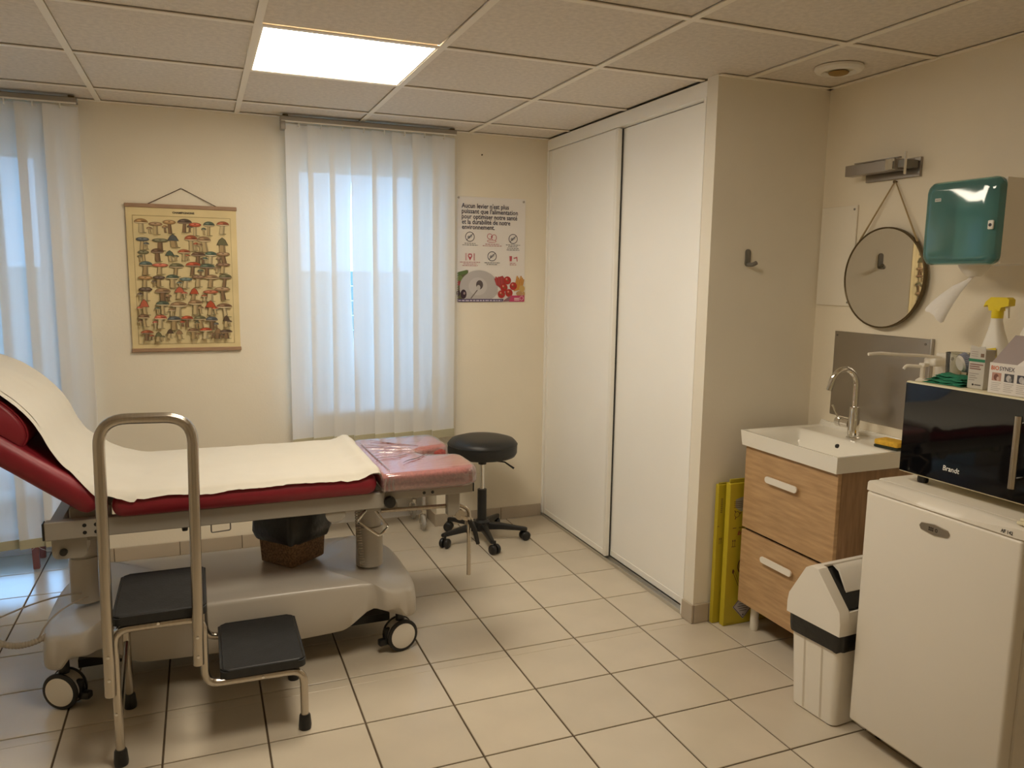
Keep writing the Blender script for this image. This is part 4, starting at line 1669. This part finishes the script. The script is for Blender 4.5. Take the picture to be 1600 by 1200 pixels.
# washbasin
wb = thing('washbasin', 'white rectangular ceramic washbasin on the oak vanity', 'washbasin', (2.21, 2.232, .78))
bx0, bx1, by0, by1 = 1.998, XR - .001, 1.975, 2.488
ZR = .838
b = BM()
nx, ny = 46, 52
def sstep(a, c, t):
    t = max(0, min(1, (t - a) / (c - a)))
    return t * t * (3 - 2 * t)
def basin_z(x, y):
    z = ZR
    # bowl: steep at the front and sides, long slope to the back
    fx = sstep(2.020, 2.052, x) * (1 - sstep(2.215, 2.272, x))
    fy = sstep(by0 + .022, by0 + .060, y) * (1 - sstep(by1 - .095, by1 - .022, y))
    z -= .088 * min(fx, fy)
    z -= .004 * sstep(2.012, 2.02, x) * sstep(by0 + .010, by0 + .018, y) * (1 - sstep(by1 - .018, by1 - .010, y))
    z += .020 * sstep(XR - .020, XR - .012, x)
    return z
grid = []
for i in range(nx + 1):
    x = bx0 + (bx1 - bx0) * i / nx
    grid.append([b.verts.new((x, by0 + (by1 - by0) * j / ny, basin_z(x, by0 + (by1 - by0) * j / ny))) for j in range(ny + 1)])
for i in range(nx):
    for j in range(ny):
        b.faces.new((grid[i][j], grid[i + 1][j], grid[i + 1][j + 1], grid[i][j + 1]))
# skirt
per = [grid[0][j] for j in range(ny + 1)] + [grid[i][ny] for i in range(1, nx + 1)] + [grid[nx][j] for j in range(ny - 1, -1, -1)] + [grid[i][0] for i in range(nx - 1, 0, -1)]
lowr = []
cxm, cym = (bx0 + bx1) / 2, (by0 + by1) / 2
for v in per:
    lowr.append(b.verts.new((cxm + (v.co.x - cxm) * (.975 if v.co.x < cxm else 1), cym + (v.co.y - cym) * .975, .7785)))
n = len(per)
for i in range(n):
    b.faces.new((per[i], per[(i + 1) % n], lowr[(i + 1) % n], lowr[i]))
build('bowl', b, 'ceramic', wb, 40)
b = BM()
lathe(b, [(.0, -.0015), (.0085, -.0018), (.0095, .004)], (2.2495, 2.232, .806), 16, axis='X')
ovf = build('overflow_hole', b, 'black', wb)
b = BM()
lathe(b, [(.021, .0), (.021, .003), (.010, .0035), (.0, .002)], (2.13, 2.232, .751), 20)
build('drain', b, 'chrome', wb)

# tap
tp = thing('mixer_tap', 'chrome swan-neck mixer tap on the washbasin', 'tap', (2.318, 2.225, .835))
b = BM()
lathe(b, [(.0245, .835), (.0245, .840), (.0205, .842), (.0205, .915), (.0185, .920), (.0185, .958), (.013, .960)], (2.318, 2.225, 0), 24)
build('body', b, 'chrome', tp)
b = BM()
ac = [(2.318, 2.225, .955), (2.318, 2.225, 1.045)]
for i in range(1, 13):
    a = PI * i / 12 * .86
    ac.append((2.318 - .052 + .052 * math.cos(a), 2.225 + .02 * i / 12, 1.045 + .058 * math.sin(a)))
ac.append((2.207, 2.249, 1.022))
tube(b, ac, .0115, 14)
build('spout', b, 'chrome', tp)
b = BM()
lathe(b, [(.0175, .018), (.0175, .055), (.0155, .0555), (.0155, .0585), (.0185, .059), (.0185, .082), (.015, .086), (.0, .087)], (2.318, 2.225, .888), 20, axis='Y')
hd = build('mixer_valve', b, 'chrome', tp)
b = BM()
tube(b, [(2.316, 2.298, .900), (2.306, 2.308, .925), (2.298, 2.318, .952)], [.0045, .0045, .0055], 8)
build('lever', b, 'chrome', hd)
# sponge
spg = thing('sponge', 'yellow scouring sponge lying on the washbasin rim', 'sponge', (2.315, 2.03, .834))
b = BM()
Ms = Matrix.Translation((2.322, 2.048, .8345)) @ Matrix.Rotation(.12, 4, 'Z')
t = BM(); rbox(t, -.034, .034, -.048, .048, .0095, .030, .006, 2); merge(b, t, Ms)
build('foam', b, 'sponge', spg)
b = BM()
t = BM(); rbox(t, -.034, .034, -.048, .048, .0005, .0094, .002, 1); merge(b, t, Ms)
build('scouring_pad', b, 'scour', spg)

# ------------------------------------------------------------------ folded yellow cartons
def carton(x0, x1, y0, y1, h, label, front):
    t = thing('yellow_carton', label, 'carton', ((x0 + x1) / 2, (y0 + y1) / 2, 0), 'flat-packed yellow cartons')
    b = BM()
    rbox(b, x0, x1, y0, y1, .0006, h, .002, 1)
    build('board', b, 'yellow_card', t)
    b = BM()
    rbox(b, x0 + .006, x1 - .01, y0 + (y1 - y0) * .35, y0 + (y1 - y0) * .65, h, h + (.016 if front else .006), .002, 1)
    build('flap', b, 'yellow_dark', t)
    p = Print((x0, y0 - .0001, 0), (1, 0, 0), (0, 0, 1), lift=.0002)
    BR = (.10, .03, .02)
    if front:
        p.poly([(.030, .545), (.075, .555), (.085, .500), (.06, .490), (.03, .510)], (.34, .32, .22))
        for k in range(4): p.rect(.022, .075, .533 - k * .008, .535 - k * .008, BR)
        p.ring(.040, .480, .013, .0022, BR)
        for a in (0.3, 2.2, 4.3): p.bar((.040 + .013 * math.cos(a), .480 + .013 * math.sin(a)), (.040 + .022 * math.cos(a), .480 + .022 * math.sin(a)), .004, BR)
        p.rect(.022, .040, .4215, .424, BR); p.rect(.052, .10, .4215, .424, BR)
        for dx in (.026, .036):
            p.bar((dx, .345), (dx, .368), .002, BR); p.poly([(dx - .004, .366), (dx + .004, .366), (dx, .375)], BR)
        p.rect(.020, .042, .342, .3445, BR)
        p.ring(.098, .255, .042, .005, BR, 24); p.disc(.098, .255, .018, .018, BR, 4)
        p.ring(.098, .255, .032, .0015, BR, 24)
        p.bar((.034, .235), (.065, .170), .0025, BR); p.bar((.042, .238), (.072, .178), .0015, BR); p.disc(.036, .235, .005, .010, BR, 10)
        p.poly([(.098, .135), (.043, .078), (.098, .020), (.153, .078)], (.46, .42, .40))
        for a, c in (((.098, .131), (.047, .078)), ((.047, .078), (.098, .024)), ((.098, .024), (.149, .078)), ((.149, .078), (.098, .131))):
            p.bar(a, c, .0028, (.05, .03, .06))
        for k in range(5): p.rect(.098 - .030 + abs(k - 2) * .006, .098 + .030 - abs(k - 2) * .006, .096 - k * .010, .0985 - k * .010, (.06, .05, .06))
        p.rect(.095, .101, .034, .042, (.06, .05, .06))
        for k in range(6): p.rect(.014 + k * .007, .018 + k * .007, .008, .010, BR)
    else:
        for k in range(8): p.rect(.014, .024, .48 + k * .008, .485 + k * .008, (.25, .19, .03))
        for dx in (.016, .024):
            p.bar((dx, .345), (dx, .368), .002, BR); p.poly([(dx - .003, .366), (dx + .003, .366), (dx, .375)], BR)
        p.rect(.004, .010, .421, .424, BR)
    p.build('printed_marks', t)
    if front:
        text_on('lettering', 'Emballage', .024, (x0 + .046, y0 - .0012, .392), (1, 0, 0), (0, 0, 1), 'ink_red', t, .0004, shear=.25)
    return t
carton(1.945, 2.33, 2.540, 2.561, .600, 'narrow-looking yellow flat carton against the cupboard side wall', False)
carton(1.972, 2.37, 2.500, 2.528, .612, 'yellow flat carton with printed marks beside the oak vanity', True)

# ------------------------------------------------------------------ swing-lid bin
bn = thing('swing_lid_bin', 'white plastic bin with swing lid and black bag between fridge and vanity', 'bin', (1.97, 1.865, 0))
RB = Matrix.Translation((1.965, 1.862, 0)) @ Matrix.Rotation(math.radians(4), 4, 'Z')
def put(b): bmesh.ops.transform(b, matrix=RB, verts=b.verts)
b = BM()
secs = []
for z, hx, hy in ((.0005, .118, .084), (.006, .124, .090), (.30, .138, .101), (.325, .139, .102)):
    secs.append([(x, y, z) for x, y in rrect(0, 0, hx, hy, .022, 4)])
loft(b, secs); put(b)
body = build('bin_body', b, 'plastic_white', bn)
for dy in (-.036, .036):
    b = BM()
    loft(b, [[(x, dy + s, z) for x, s in ((xf, -.0045), (xf - .005, 0), (xf, .0045), (xf + .004, 0))] for z, xf in ((.012, -.1245), (.275, -.1365))])
    put(b)
    build('rib', b, 'plastic_white', body)
b = BM()
secs = []
for z, hx, hy, am in ((.268, .145, .108, 1), (.285, .146, .109, .5), (.318, .147, .110, 0), (.340, .146, .109, 0)):
    s = []
    for i, (x, y) in enumerate(rrect(0, 0, hx, hy, .025, 6)):
        s.append((x, y, z + am * .010 * noise.noise(Vector((i * .35, 2, 1)))))
    secs.append(s)
loft(b, secs, cap=False); put(b)
build('bin_bag', b, 'bag', bn, 50)
# lid: hip roof over the X axis, with an opening on the -Y slope
b = BM()
def lid_sec(x, k):
    return [(x, .1115 * k, .326), (x, .1115 * k, .365), (x, .106 * k, .395), (x, .040, .395 + .112 * k), (x, .020, .398 + .120 * k), (x, -.010, .398 + .118 * k),
            (x, -.106 * k, .405), (x, -.1115 * k, .365), (x, -.1115 * k, .326)]
secs = [lid_sec(-.150, .98), lid_sec(-.128, 1.0), lid_sec(-.110, 1.0)]
loft(b, secs)
secs = [lid_sec(.110, 1.0), lid_sec(.128, 1.0), lid_sec(.150, .98)]
loft(b, secs)
# middle part without the -Y slope
def mid(x): return [(x, .1115, .326), (x, .1115, .365), (x, .106, .395), (x, .040, .507), (x, .020, .518), (x, .006, .517), (x, .006, .510), (x, .034, .500), (x, .098, .393), (x, .104, .326)]
loft(b, [mid(-.110), mid(.110)])
def low(x): return [(x, -.1115, .326), (x, -.1115, .365), (x, -.107, .400), (x, -.100, .400), (x, -.104, .326)]
loft(b, [low(-.110), low(.110)])
put(b)
build('lid', b, 'plastic_white', bn, 40)
b = BM()
loft(b, [[(x, .004, .512), (x, -.020, .500), (x, -.055, .438), (x, -.058, .442), (x, -.026, .506), (x, -.004, .517)] for x in (-.070, .108)])
put(b)
build('swing_flap', b, 'plastic_white', bn, 40)
b = BM()
loft(b, [[(x, .002, .505), (x, -.09, .402), (x, -.09, .398), (x, .002, .40)] for x in (-.1096, .1096)])
put(b)
build('dark_liner', b, 'bag', bn, None)

# ------------------------------------------------------------------ fridge
fr = thing('mini_fridge', 'small white table-top fridge with oval badge under the microwave', 'fridge', (2.12, 1.475, 0))
fx0, fy0, fy1 = 1.865, 1.232, 1.722
b = BM()
rbox(b, fx0 + .052, XR - .04, fy0 + .004, fy1 - .004, .022, .806, .004, 1)
build('cabinet', b, 'fridge_white', fr)
b = BM()
rbox(b, fx0, fx0 + .045, fy0, fy1, .056, .806, .010, 3)
dr = build('door', b, 'fridge_white', fr)
b = BM()
rbox(b, fx0 + .0452, fx0 + .0518, fy0 + .012, fy1 - .012, .06, .80, .001, 1)
build('door_seal', b, 'card_grey', dr)
# door top cap with curved grip recess
b = BM()
secs = []
m_ = 24
for i in range(m_ + 1):
    y = fy0 + (fy1 - fy0) * i / m_
    u = (y - fy0) / (fy1 - fy0)
    dip = max(0, 1 - ((u - .5) / .47) ** 2)
    xf = fx0 + .006 + .024 * dip
    e = .003 if i in (0, m_) else 0
    secs.append([(fx0 + e, y, .8075), (fx0 + .045 - e, y, .8075), (fx0 + .045 - e, y, .838 - e), (xf + .005, y, .838 - e), (xf, y, .835 - e), (fx0 + .0015 + e, y, .833 - e - .020 * dip)])
loft(b, secs)
build('door_grip_cap', b, 'fridge_white', dr, 40)
b = BM()
rbox(b, fx0 + .046, XR - .035, fy0 - .001, fy1 + .001, .8065, .840, .006, 2)
build('worktop', b, 'fridge_white', fr)
b = BM()
prism(b, [(1.436, .748), (1.430, .758), (1.436, .768), (1.478, .774), (1.520, .768), (1.526, .758), (1.520, .748), (1.478, .742)], fx0 - .004, fx0, 'X')
bevel(b, .0012, 1)
bd = build('badge', b, 'badge', dr)
p = Print((fx0 - .0041, 1.53, .758), (0, -1, 0), (0, 0, 1), lift=.0003)
for k in range(3): p.rect(.036 + k * .0055, .0405 + k * .0055, -.0055, .0055, (.03, .02, .015))
p.rect(.036, .0515, -.0008, .0008, (.25, .21, .16))
p.disc(.0605, 0, .0045, .0055, (.03, .02, .015), 12); p.disc(.0605, 0, .0022, .0028, (.25, .21, .16), 10)
p.build('badge_print', bd)
text_on('model_lettering', 'AF 142', .013, (fx0 - .0003, 1.292, .8125), (0, -1, 0), (0, 0, 1), 'ink', dr, .0003, width=.032)
for x in (fx0 + .09, XR - .09):
    for y in (fy0 + .05, fy1 - .05):
        b = BM()
        lathe(b, [(.016, .0005), (.018, .004), (.014, .0225)], (x, y, 0), 14)
        build('foot', b, 'black', fr)
# yellowed tray at the fridge corner
ty = thing('yellow_cloth', 'folded yellow cleaning cloth on the front corner of the fridge', 'cloth', (1.90, 1.235, .84))
b = BM()
rbox(b, 1.874, 1.935, 1.19, 1.262, .8405, .850, .004, 2)
rbox(b, 1.878, 1.935, 1.19, 1.256, .8502, .858, .003, 2)
build('folded_layer', b, 'cream', ty)

# ------------------------------------------------------------------ microwave
mw = thing('microwave_oven', 'black-fronted microwave oven with cream edges on the fridge', 'microwave', (2.12, 1.47, .84))
mx0, my0, my1, mz0, mz1 = 1.950, 1.245, 1.690, .868, 1.143
b = BM()
rbox(b, mx0 + .022, mx0 + .345, my0 + .003, my1 - .003, mz0 + .002, mz1, .005, 2)
build('housing', b, 'cream', mw)
b = BM()
rbox(b, mx0 + .003, mx0 + .0218, my0, my1, mz0, mz1 + .002, .006, 3)
df = build('door_frame', b, 'cream', mw)
b = BM()
rbox(b, mx0, mx0 + .0028, my0 + .005, my1 - .005, mz0 + .005, mz1 - .003, .001, 1)
gl = build('glass_front', b, 'black_glass', df, None)
b = BM()
tube(b, fillet([(mx0 + .002, 1.312, 1.082), (mx0 - .032, 1.312, 1.082)], .01, 2), .005, 8)
tube(b, [(mx0 + .002, 1.312, .938), (mx0 - .032, 1.312, .938)], .005, 8)
tube(b, [(mx0 - .034, 1.312, .915), (mx0 - .034, 1.312, 1.104)], .0088, 14)
build('door_handle', b, 'steel', df)
text_on('brand_lettering', 'Brandt', .021, (mx0 - .0004, 1.538, .907), (0, -1, 0), (0, 0, 1), 'ink_white', gl, .0002, width=.052, shear=.12)
for x in (mx0 + .05, mx0 + .31):
    for y in (my0 + .05, my1 - .05):
        b = BM()
        lathe(b, [(.014, .8404), (.016, .846), (.014, .8702)], (x, y, 0), 14)
        build('foot', b, 'black', mw)
MZ = 1.1435

# ------------------------------------------------------------------ things on the microwave
# green cloth
b = BM()
rng_l = 26
def cloth_layer(zb, x0, x1, y0, y1, seed):
    t = BM()
    V = []
    for i in range(19):
        r = []
        for j in range(19):
            x = x0 + (x1 - x0) * i / 18
            y = y0 + (y1 - y0) * j / 18
            e = min(i, j, 18 - i, 18 - j) / 18
            z = zb + .007 * noise.noise(Vector((x * 30, y * 30, seed))) - .006 * (1 - min(1, e * 6))
            r.append(t.verts.new((x + .004 * noise.noise(Vector((y * 40, seed, 0))), y + .005 * noise.noise(Vector((x * 40, seed, 4))), max(z, MZ + .0015))))
        V.append(r)
    for i in range(18):
        for j in range(18):
            t.faces.new((V[i][j], V[i + 1][j], V[i + 1][j + 1], V[i][j + 1]))
    ext = bmesh.ops.extrude_face_region(t, geom=list(t.faces))
    for v in [g for g in ext['geom'] if isinstance(g, bmesh.types.BMVert)]:
        v.co.z -= .0011
    merge(b, t)
for k, (a0, a1, c0, c1) in enumerate(((1.985, 2.075, 1.535, 1.662), (1.988, 2.070, 1.530, 1.655), (1.995, 2.070, 1.538, 1.640), (2.0, 2.068, 1.545, 1.632))):
    cloth_layer(MZ + .007 + k * .0072, a0, a1, c0, c1, k * 3.1)
o = build('folded_cloth', b, 'green', None, 60, loc=(2.03, 1.6, MZ))
tag(o, 'crumpled green cleaning cloth folded on top of the microwave', 'cloth')
# clear cup with round brush
cu = thing('clear_beaker', 'clear plastic beaker on the microwave beside the green cloth', 'cup', (2.125, 1.665, MZ))
b = BM()
lathe(b, [(.0, .001), (.030, .001), (.033, .006), (.037, .082), (.0355, .082), (.0315, .008), (.0, .005)], (2.125, 1.655, MZ), 28, capped=False)
build('wall', b, 'clear_cup', cu, 50)
b = BM()
tube(b, [(2.125 + .0365 * math.cos(2 * PI * i / 28), 1.655 + .0365 * math.sin(2 * PI * i / 28), MZ + .082) for i in range(28)], .0016, 6, closed=True)
build('rim', b, 'clear_cup', cu, 50)
br = thing('round_brush', 'round blue-grey nail brush propped behind the medicine box', 'brush', (2.062, 1.594, MZ + .04))
b = BM()
Mb = Matrix.Translation((2.062, 1.594, MZ + .060)) @ Matrix.Rotation(math.radians(-25), 4, 'Z') @ Matrix.Rotation(math.radians(-14), 4, 'Y')
t = BM(); lathe(t, [(.0, -.010), (.020, -.010), (.0245, -.005), (.0245, .008), (.0, .010)], (0, 0, 0), 28, axis='X'); merge(b, t, Mb)
hb_ = build('back', b, 'card_grey', br, 40)
b = BM()
t = BM()
for k in range(30):
    a = 2 * PI * k / 30
    tube(t, [(-.004, .024 * math.cos(a), .024 * math.sin(a)), (.012, .0285 * math.cos(a), .0285 * math.sin(a))], .0024, 5)
merge(b, t, Mb)
build('bristles', b, 'blue_grey', br)
# medicine box
md = thing('medicine_box', 'tall white medicine carton with a green band on the microwave', 'box', (2.02, 1.50, MZ))
b = BM()
rbox(b, 2.0, 2.04, 1.479, 1.527, MZ + .0004, MZ + .110, .0008, 1)
build('carton', b, 'card_grey', md)
b = BM()
prism(b, [(1.480, MZ + .110), (1.526, MZ + .110), (1.524, MZ + .121), (1.503, MZ + .117), (1.482, MZ + .120)], 2.0, 2.0012, 'X')
build('open_flap', b, 'card_grey', md, None)
p = Print((1.9995, 1.527, MZ), (0, -1, 0), (0, 0, 1), lift=.0002)
p.rect(0, .048, .076, .084, (.02, .20, .10))
for k, w in enumerate((.040, .030, .034)): p.rect(.004, .004 + w, .067 - k * .006, .070 - k * .006, (.25, .12, .10))
for k, w in enumerate((.030, .020, .026, .018)): p.rect(.004, .004 + w, .042 - k * .006, .0435 - k * .006, (.25, .22, .20))
p.disc(.018, .012, .003, .003, (.02, .02, .02), 10); p.rect(.023, .042, .0105, .0135, (.12, .11, .10))
p.rect(.034, .044, .090, .100, (.20, .12, .08))
for k in range(3): p.rect(.006, .026, .091 + k * .006, .0925 + k * .006, (.35, .30, .27))
p.build('printed_label', md)
# small vial between the cartons
vi = thing('small_vial', 'small translucent vial between the medicine carton and the test-kit box', 'vial', (2.03, 1.462, MZ))
b = BM()
lathe(b, [(.0, .0005), (.0105, .0005), (.0115, .004), (.0115, .060), (.007, .067), (.007, .074)], (2.035, 1.463, MZ), 18)
build('glass_body', b, 'card_grey', vi)
b = BM()
lathe(b, [(.008, .0742), (.008, .084), (.0, .085)], (2.035, 1.463, MZ), 16)
build('cap', b, 'plastic_white', vi)
# test kit box, open lid
bi = thing('test_kit_box', 'open white test-kit box lettered BIOSYNEX on the microwave', 'box', (2.05, 1.35, MZ))
bx, by_a, by_b, bz = 1.978, 1.262, 1.448, MZ + .082
b = BM()
t_ = .0015
box(b, bx, bx + t_, by_a, by_b, MZ + .0004, bz)
box(b, bx + .130, bx + .130 + t_, by_a, by_b, MZ + .0004, bz)
box(b, bx + t_, bx + .130, by_a, by_a + t_, MZ + .0004, bz)
box(b, bx + t_, bx + .130, by_b - t_, by_b, MZ + .0004, bz)
box(b, bx + t_, bx + .130, by_a + t_, by_b - t_, MZ + .0004, MZ + .002)
build('tray', b, 'card_white', bi, None)
b = BM()
loft(b, [[(bx + .003, by_b - .002, bz - .001), (bx + .003, by_a + .002, bz - .001), (bx + .0045, by_a + .002, bz - .001), (bx + .0045, by_b - .002, bz - .001)],
         [(bx + .075, by_b - .010, bz + .072), (bx + .075, by_a + .010, bz + .072), (bx + .0765, by_a + .010, bz + .072), (bx + .0765, by_b - .010, bz + .072)]])
build('lid_flap', b, 'card_white_dim', bi, None)
b = BM()
loft(b, [[(bx + .001, by_b - .075, bz), (bx + .001, by_a + .002, bz), (bx + .0025, by_a + .002, bz), (bx + .0025, by_b - .075, bz)],
         [(bx + .004, by_b - .088, bz + .013), (bx + .004, by_a + .015, bz + .013), (bx + .0055, by_a + .015, bz + .013), (bx + .0055, by_b - .088, bz + .013)]])
build('front_tab', b, 'card_white', bi, None)
text_on('brand_lettering_bio', 'BIO', .0155, (bx - .0005, by_b - .005, bz - .019), (0, -1, 0), (0, 0, 1), 'ink_orange', bi, .0003, width=.022)
text_on('brand_lettering_synex', 'SYNEX', .0155, (bx - .0005, by_b - .0285, bz - .019), (0, -1, 0), (0, 0, 1), 'ink_navy', bi, .0001, width=.042)
p = Print((bx - .0002, by_b, MZ), (0, -1, 0), (0, 0, 1), lift=.0002)
for k in range(5):
    x0 = .009 + k * .035
    cc = ((.50, .28, .22), (.08, .08, .09), (.06, .06, .08), (.10, .09, .09), (.4, .3, .25))[k]
    p.rect(x0, x0 + .026, .034, .056, cc)
    p.disc(x0 + .012, .044, .007, .009, ((.20, .08, .06), (.55, .52, .5), (.5, .48, .48), (.5, .45, .4), (.2, .1, .1))[k], 10)
    p.disc(x0 + .017, .040, .004, .006, ((.60, .42, .36), (.3, .3, .3), (.6, .58, .58), (.3, .3, .3), (.5, .4, .4))[k], 8)
    for q in range(5):
        p.rect(x0, x0 + .027 - (q % 3) * .004, .028 - q * .005, .0292 - q * .005, (.42, .38, .36))
p.build('printed_panel', bi)
# spray bottle
sb = thing('spray_bottle', 'white spray bottle with yellow trigger head and yellow label', 'spray bottle', (2.20, 1.60, MZ))
b = BM()
secs = []
for z, hx, hy, dy in ((.0006, .026, .036, 0), (.006, .030, .041, 0), (.06, .030, .042, .000), (.095, .028, .039, .001), (.125, .024, .029, .003), (.155, .018, .020, .005), (.180, .0145, .015, .006), (.192, .014, .014, .006)):
    secs.append([(2.20 + x, 1.597 + dy + y, MZ + z) for x, y in rrect(0, 0, hx, hy, min(hx, hy) * .8, 5)])
loft(b, secs)
build('bottle', b, 'plastic_white', sb, 50)
b = BM()
secs = [[(2.1685 + .0006 * 0, 1.597 + y, MZ + z) for y, z in ((-.030, .030), (.026, .030), (.026, .095), (-.022, .105))],
        [(2.1695, 1.597 + y, MZ + z) for y, z in ((-.030, .030), (.026, .030), (.026, .095), (-.022, .105))]]
loft(b, secs)
lb = build('label', b, 'yellow', sb, None)
p = Print((2.1684, 1.625, MZ), (0, -1, 0), (0, 0, 1), lift=.0003)
for k in range(4): p.rect(.006, .040 - k * .004, .084 - k * .010, .088 - k * .010, (.35, .28, .03))
p.build('label_print', lb)
b = BM()
lathe(b, [(.016, .190), (.0165, .215), (.014, .217)], (2.20, 1.603, MZ), 18)
prism(b, [(1.632, MZ + .228), (1.640, MZ + .222), (1.634, MZ + .238), (1.618, MZ + .252), (1.570, MZ + .252), (1.562, MZ + .246), (1.562, MZ + .228), (1.585, MZ + .222), (1.588, MZ + .212), (1.622, MZ + .212), (1.626, MZ + .228)][::-1], 2.186, 2.214, 'X')
build('trigger_head', b, 'yellow', sb, 30)
b = BM()
loft(b, [[(2.195, 1.578, MZ + .226), (2.205, 1.578, MZ + .226), (2.205, 1.570, MZ + .226), (2.195, 1.570, MZ + .226)], [(2.196, 1.573, MZ + .192), (2.204, 1.573, MZ + .192), (2.204, 1.567, MZ + .192), (2.196, 1.567, MZ + .192)]])
build('trigger', b, 'plastic_white', sb, None)
# pale bottle at the picture edge
pb = thing('pale_bottle', 'pale cylindrical bottle standing behind the open test-kit box', 'bottle', (2.215, 1.502, MZ))
b = BM()
lathe(b, [(.0, .0005), (.028, .0005), (.030, .006), (.030, .150), (.022, .170), (.015, .176), (.015, .190)], (2.215, 1.502, MZ), 24)
build('body', b, 'plastic_white', pb, 50)
b = BM()
lathe(b, [(.017, .190), (.017, .214), (.0, .216)], (2.215, 1.502, MZ), 20)
build('cap', b, 'card_grey', pb)

# ------------------------------------------------------------------ elbow-lever soap dispenser on the wall
ed = thing('elbow_soap_dispenser', 'white elbow-lever soap dispenser on the wall beside the splash plate', 'soap dispenser', (XR, 1.925, 1.08))
b = BM()
rbox(b, XR - .022, XR, 1.872, 1.962, 1.02, 1.192, .008, 3)
build('back_plate', b, 'plastic_white', ed)
b = BM()
rbox(b, XR - .10, XR - .0225, 1.895, 1.945, 1.150, 1.178, .008, 3)
build('pump_bracket', b, 'plastic_white', ed)
b = BM()
tube(b, fillet([(XR - .06, 1.905, 1.178), (XR - .12, 1.935, 1.186), (XR - .20, 1.955, 1.188), (XR - .27, 1.975, 1.194), (XR - .31, 1.985, 1.190)], .03, 4), .0055, 8)
build('elbow_lever', b, 'plastic_white', ed)
b = BM()
lathe(b, [(.010, 1.108), (.020, 1.100), (.021, 1.075), (.019, 1.070)][::-1], (XR - .115, 1.930, 0), 20)
lathe(b, [(.0075, 1.108), (.0075, 1.150)], (XR - .115, 1.930, 0), 14)
tube(b, fillet([(XR - .115, 1.930, 1.148), (XR - .165, 1.955, 1.150), (XR - .172, 1.958, 1.138)], .008, 4), .0055, 8)
rbox(b, XR - .122, XR - .098, 1.918, 1.942, 1.148, 1.160, .003, 2)
build('pump', b, 'plastic_white', ed)
b = BM()
lathe(b, [(.0, .95), (.033, .95), (.036, .955), (.036, 1.045), (.019, 1.069)], (XR - .115, 1.930, 0), 22)
build('soap_bottle', b, 'clear_cup', ed, 50)
b = BM()
lathe(b, [(.006, 0), (.006, -.003), (.0, -.004)], (XR - .022, 1.893, 1.176), 12, axis='X')
build('lock_screw', b, 'hook_grey', ed)

# ------------------------------------------------------------------ paper towel dispenser
pd = thing('paper_towel_dispenser', 'white wall paper dispenser with translucent teal front cover', 'paper dispenser', (XR, 1.755, 1.49))
dy0, dy1, dz0, dz1 = 1.628, 1.882, 1.492, 1.752
b = BM()
box(b, XR - .012, XR, dy0, dy1, dz0, dz1)
box(b, 2.222, XR - .012, dy0, dy0 + .005, dz0 + .004, dz1 - .004)
box(b, 2.222, XR - .012, dy1 - .005, dy1, dz0 + .004, dz1 - .004)
box(b, 2.222, XR - .012, dy0 + .005, dy1 - .005, dz1 - .010, dz1 - .004)
box(b, 2.222, XR - .012, dy0 + .005, dy1 - .005, dz0 + .004, dz0 + .010)
build('housing', b, 'plastic_white', pd, None)
b = BM()
secs = []
for x, d, r in ((2.2218, 0, .028), (2.208, 0, .028), (2.198, .004, .03), (2.192, .012, .03), (2.189, .024, .03)):
    secs.append([(x, y, z) for y, z in rrect((dy0 + dy1) / 2, (dz0 + dz1) / 2, (dy1 - dy0) / 2 - d, (dz1 - dz0) / 2 - d, r, 6)])
loft(b, secs, cap=False)
lastring = [v for v in b.verts if abs(v.co.x - 2.189) < 1e-5]
b.faces.new(sorted(lastring, key=lambda v: math.atan2(v.co.z - (dz0 + dz1) / 2, v.co.y - (dy0 + dy1) / 2)))
cv = build('front_cover', b, 'teal_cover', pd, 30, label='translucent teal plastic cover')
b = BM()
lathe(b, [(.020, 0), (.075, .0), (.078, .004), (.078, .196), (.075, .20), (.020, .20)], (2.308, 1.757, dz0 + .016), 36)
build('paper_roll', b, 'paper', pd)
b = BM()
rbox(b, 2.1845, 2.1905, 1.634, 1.652, 1.595, 1.622, .003, 2)
lk = build('lock', b, 'plastic_white', cv)
b = BM()
lathe(b, [(.0, -.001), (.005, -.0008), (.005, .001)], (2.1845, 1.643, 1.608), 12, axis='X')
build('keyhole', b, 'black', lk)
p = Print((2.1888, 1.842, 1.690), (0, -1, 0), (0, 0, 1), lift=.0003)
p.rect(0, .022, 0, .010, (.62, .62, .58))
for k in range(4): p.rect(.003 + k * .0045, .0055 + k * .0045, .003, .007, (.10, .14, .14))
p.build('sticker', cv)
b = BM()
lathe(b, [(.020, 1.456), (.034, 1.470), (.046, 1.488), (.046, dz0 + .0038)], (2.285, 1.757, 0), 24)
build('outlet_funnel', b, 'plastic_white', pd)
b = BM()
secs = []
path = [Vector((2.285, 1.757, 1.462)), Vector((2.278, 1.768, 1.445)), Vector((2.262, 1.795, 1.415)), Vector((2.250, 1.815, 1.385)), Vector((2.240, 1.835, 1.352)), Vector((2.236, 1.846, 1.330))]
for i, c in enumerate(path):
    w = (.010, .010, .022, .032, .042, .047)[i]
    s = []
    for k in range(14):
        a = 2 * PI * k / 14
        fold = 1 + .25 * math.sin(a * 4 + i)
        s.append(c + Vector((.35 * w * math.sin(a) * fold, w * .75 * math.cos(a), .45 * w * math.cos(a) * (1 if i > 1 else .3) + .1 * w * math.sin(3 * a))))
    secs.append([tuple(q) for q in s])
loft(b, secs)
build('paper_tail', b, 'paper', pd, 60)
